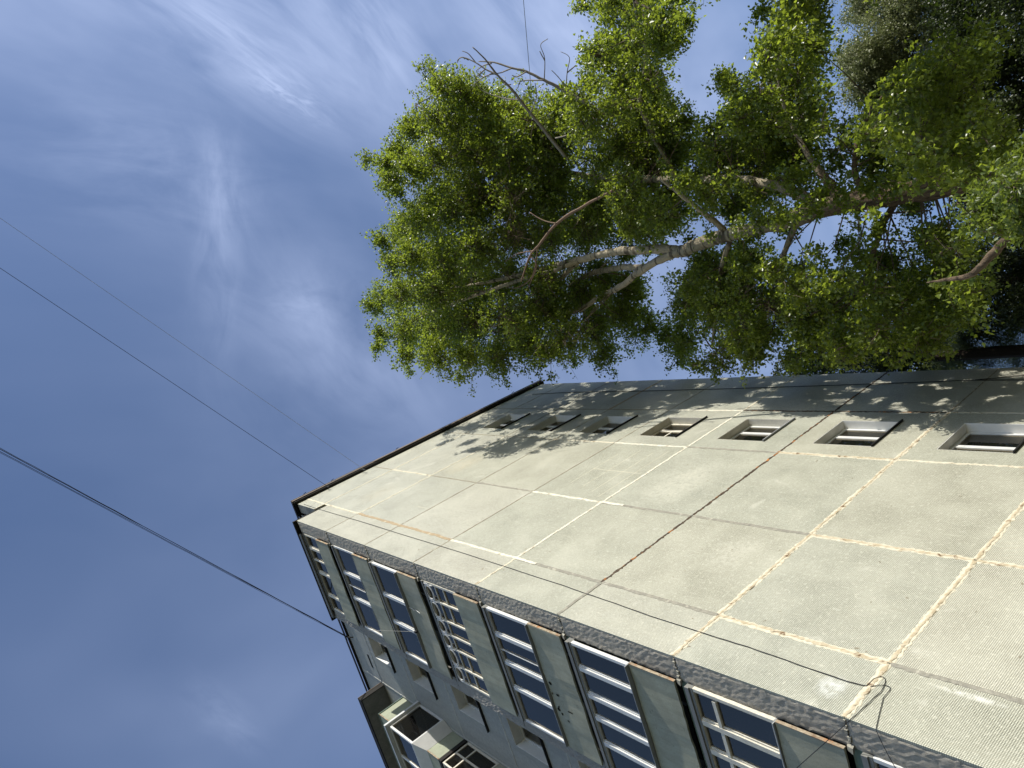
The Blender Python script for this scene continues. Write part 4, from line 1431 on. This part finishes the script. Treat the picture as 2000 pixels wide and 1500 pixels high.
LEAF = .105
crown = Leaves()
twg = MB()
NL = 0
COV = np.zeros((16, 42))
for (px, py, rp, back) in [q + (False,) for q in parse(CL1)] + [q + (True,) for q in parse(CLBACK)] + [q + (None,) for q in parse(CLFRONT)]:
    # depth inside the crown: as near the trunk's distance as the sunlit wall allows
    Ds = np.linspace(12.4, 20.6, 57)
    pts = np.array([at(px, py, D) for D in Ds])
    dpt = (pts - CAM) @ ROT[2]
    rm_ = rp * dpt / FPX
    ok = (lit_excess(pts) > rm_ * .75) & (pts[:, 1] < -.5 - rm_ * .5)
    ctr = 15.6 if px < 1120 else 17.4
    sx = pts[:, 0] - KX * pts[:, 1]
    sz = pts[:, 2] - KZ * pts[:, 1]
    gi = np.clip(((sx - 4) / .6).astype(int), 0, 15)
    gj = np.clip(((sz - 4) / .6).astype(int), 0, 41)
    onw = (sx < 13.0) & (sz < 28.4) & (sz > 5.0) & (pts[:, 1] < 0)
    reps = 1 if back else (3 if rp >= 44 else (2 if rp >= 30 else 1))
    sg = 3.0
    if back: ctr = 19.2
    if back is None: ctr, sg, reps = 16.4, .5, 1
    for q in range(reps):
        need = np.where(onw, 1.0 / (1.0 + COV[gi, gj] * 1.4) ** 2, .10)
        wgt = np.exp(-((Ds - ctr) / sg) ** 2) * ok * need + 1e-9 * np.exp(lit_excess(pts).clip(-9, 0))
        i = rng.choice(len(Ds), p=wgt / wgt.sum())
        if onw[i]:
            rr_ = max(1, int(round(rm_[i] / .6)))
            COV[max(0, gi[i] - rr_):gi[i] + rr_ + 1, max(0, gj[i] - rr_):gj[i] + rr_ + 1] += .6
        c, r = pts[i], rm_[i]
        dist = dist_of(c)
        A = .5 * LEAF * LEAF * .72 * (FPX / dist) ** 2 * .5
        n = int((2.9, 2.0, 1.5)[reps - 1] * (1.0 if px < 1600 else .72) * (.5 if back else 1.0) * math.pi * rp * rp / A)
        n = min(n, 9000)
        crown.clump(c + rng.normal(size=3) * r * .12, r, n, LEAF, tb=twg)
        NL += n
        if r > .35:
            j = np.argsort(np.linalg.norm(skel - c, axis=1) + np.maximum(0, skel[:, 2] - c[2]) * 1.2)[min(len(skel) - 1, int(abs(rng.normal()) * 3))]
            s0 = skel[j]
            if np.linalg.norm(c - s0) < 2.6 and px < 1900 and py > 0:
                md = s0 + (c - s0) * .5 + rng.normal(size=3) * .15 + np.array([0, 0, -.12])
                twg.tube([s0, md, c], [.024, .016, .007], 4, cap=False)
twg.build('twigs', M['twig'], T1)
LAT = [rng.random((64, 96)) for _ in range(3)]


def vnoise(x, z, cell, k):
    u, v = x / cell, z / cell
    i, j = np.floor(u).astype(int), np.floor(v).astype(int)
    fu, fv = u - i, v - j
    fu, fv = fu * fu * (3 - 2 * fu), fv * fv * (3 - 2 * fv)
    L = LAT[k]
    g_ = lambda a, b: L[a % 64, b % 96]
    return (g_(i, j) * (1 - fu) + g_(i + 1, j) * fu) * (1 - fv) + (g_(i, j + 1) * (1 - fu) + g_(i + 1, j + 1) * fu) * fv


def ckeep(P):
    """openings in the crown: thin it where the sun should reach the wall"""
    e = lit_excess(P)
    x, z = P[:, 0] - KX * P[:, 1], P[:, 2] - KZ * P[:, 1]
    n1 = vnoise(x, z * .8, .26, 0)
    n2 = vnoise(x + 3, z * .7, 1.3, 1)
    edge = np.clip(1 - (e - .1) / 2.2, 0, 1)
    hole = (n1 * .56 + n2 * .44) > .635 - .09 * edge
    onwall = (z > 5.6) & (z < 28.4) & (P[:, 1] < 0) & (x < 13)
    return (e > rng.normal(.03, .07, len(P))) & ((P[:, 1] < -.15) | (P[:, 0] > 13.2)) & ~(hole & onwall)
_, nl = crown.build('crown', M['leaf'], T1, cull=ckeep)
print('main crown', NL, nl)

# low limb of a second poplar, nearer, with large sunlit leaves
D2 = 12.2
T2 = thing('poplar_tree', (0, 0, 0), 'nearer poplar limb with large sunlit leaves where the tree meets the right frame edge', 'tree')
tr2 = MB()
b2 = at(2140, 350, D2 + .6)
p, r = limb([(2140, 350), (2060, 395), (1996, 442), (1944, 489), (1902, 534), (1850, 546), (1810, 552)], [26, 23, 20, 17, 13, 7, 2], [D2 + .6, D2 + .3, D2, D2, D2, D2 + .3, D2 + .6])
tr2.tube([(b2[0], b2[1], 0), (b2[0] + .02, b2[1], b2[2] * .5)] + p, [.26, .22] + r, 12)
tr2.build('trunk', M['bark'], T2, smooth=True)
c2l = Leaves()
tw2 = MB()
for (px, py, rp) in parse(CL2):
    D = rng.uniform(9.6, 11.2)
    c = at(px, py, D)
    r = rp * ((c - CAM) @ ROT[2]) / FPX
    A = .5 * .085 * .085 * .5 * (FPX / dist_of(c)) ** 2 * .5
    c2l.clump(c, r, int(2.0 * math.pi * rp * rp / A), .085, tb=tw2)
    s0 = np.array(p[min(len(p) - 1, 12)])
    tw2.tube([s0, (s0 + c) / 2 + np.array([0, 0, .1]), c], [.02, .014, .008], 4, cap=False)
tw2.build('twigs', M['twig'], T2)
c2l.build('crown', M['leaf_near'], T2, width=.5)

# trees standing further off, beyond the corner of the building
def far_tree(label, blobs, D, leaf, mat, name='tree', cover=1.6, droop=.3, jit_d=1.5, width=.7, trunk_px=None, cap=5200, stretch=None, limbs=False):
    cs = [(at(x, y, D + rng.uniform(-jit_d, jit_d)), rp) for x, y, rp in blobs]
    ctr = np.mean([c for c, _ in cs], axis=0) if trunk_px is None else at(trunk_px[0], trunk_px[1], D)
    T = thing(name, (0, 0, 0), label, 'tree')
    tm = MB()
    top = max(c[2] for c, _ in cs)
    tx = [np.array([ctr[0], ctr[1], 0]), np.array([ctr[0] + .1, ctr[1], top * .35]), np.array([ctr[0] - .1, ctr[1] + .1, top * .7]), np.array([ctr[0], ctr[1], top * .97])]
    tm.tube(tx, [.28, .22, .14, .03], 9)
    lv = Leaves()
    for c, rp in cs:
        r = rp * ((c - CAM) @ ROT[2]) / FPX
        A = .5 * leaf * leaf * width * (FPX / dist_of(c)) ** 2 * .5
        lv.clump(c, r, min(cap, int(cover * math.pi * rp * rp / A)), leaf, droop, tb=tm if limbs else None, stretch=stretch)
        zz = min(max(c[2] - r * .9, 1.5), top * .93)
        s0 = np.array([ctr[0], ctr[1], zz])
        if limbs or rp > 55: tm.tube([s0, (s0 + c) / 2 + np.array([0, 0, .1]), c], [.016, .012, .005], 4, cap=False)
    tm.build('trunk', M['darkbark'], T)
    lv.build('crown', mat, T, width=width)
    return T


far_tree('silvery fine leaved tree behind the poplar at the upper right', parse('1685,20,36 1655,112,24 1692,110,46 1682,165,42 1742,60,56 1722,185,46 1782,140,56 1760,10,56 1700,-40,60 1830,60,60 1660,130,20 1840,170,50 1770,230,46 1735,120,50 1800,-30,60'),
         25, .070, M['leaf_silver'], 'silver_tree', 3.0, cap=9000)
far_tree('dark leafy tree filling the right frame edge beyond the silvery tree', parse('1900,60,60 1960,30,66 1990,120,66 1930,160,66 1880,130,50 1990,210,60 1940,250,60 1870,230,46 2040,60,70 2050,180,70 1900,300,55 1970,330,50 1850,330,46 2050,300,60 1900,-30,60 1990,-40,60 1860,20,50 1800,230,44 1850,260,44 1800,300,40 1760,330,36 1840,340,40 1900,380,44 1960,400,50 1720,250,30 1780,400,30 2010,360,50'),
         23, .085, M['leaf_shaded'], 'leafy_tree', 2.1)
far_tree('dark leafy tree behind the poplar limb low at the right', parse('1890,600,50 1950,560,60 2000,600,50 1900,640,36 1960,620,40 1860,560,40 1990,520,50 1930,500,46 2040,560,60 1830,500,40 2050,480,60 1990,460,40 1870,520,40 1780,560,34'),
         23, .085, M['leaf_shaded'], 'leafy_tree', 1.9)
far_tree('dark leafy crown rising directly behind the top corner of the tiled wall', parse('1545,705,30 1580,690,40 1600,725,34 1640,700,46 1690,690,50 1740,680,46 1520,728,14 1660,735,30 1730,725,34 1780,700,40 1790,650,40 1560,735,20 1700,650,36 1850,690,40 1830,650,34'),
         23.5, .085, M['leaf_shaded'], 'leafy_tree', 2.0)
far_tree('feathery larch in front of blue sky just above the wall at the right', parse('1850,672,24 1880,660,22 1905,690,28 1940,665,30 1975,650,34 2000,690,36 1925,715,30 1990,720,34 1870,700,26 2040,670,44 1840,700,20 1965,690,30 1955,632,14 1990,625,18'),
         24.5, .055, M['needle'], 'larch_tree', 2.4, .1, 1.2, .16, cap=9000)
far_tree('small yellow green bush top showing just above the wall edge', parse('1800,722,14 1825,716,18 1850,714,18 1872,722,14 1838,728,18 1900,730,16 1815,735,20 1860,735,20'),
         26, .06, M['leaf_yellow'], 'bush', 2.0)
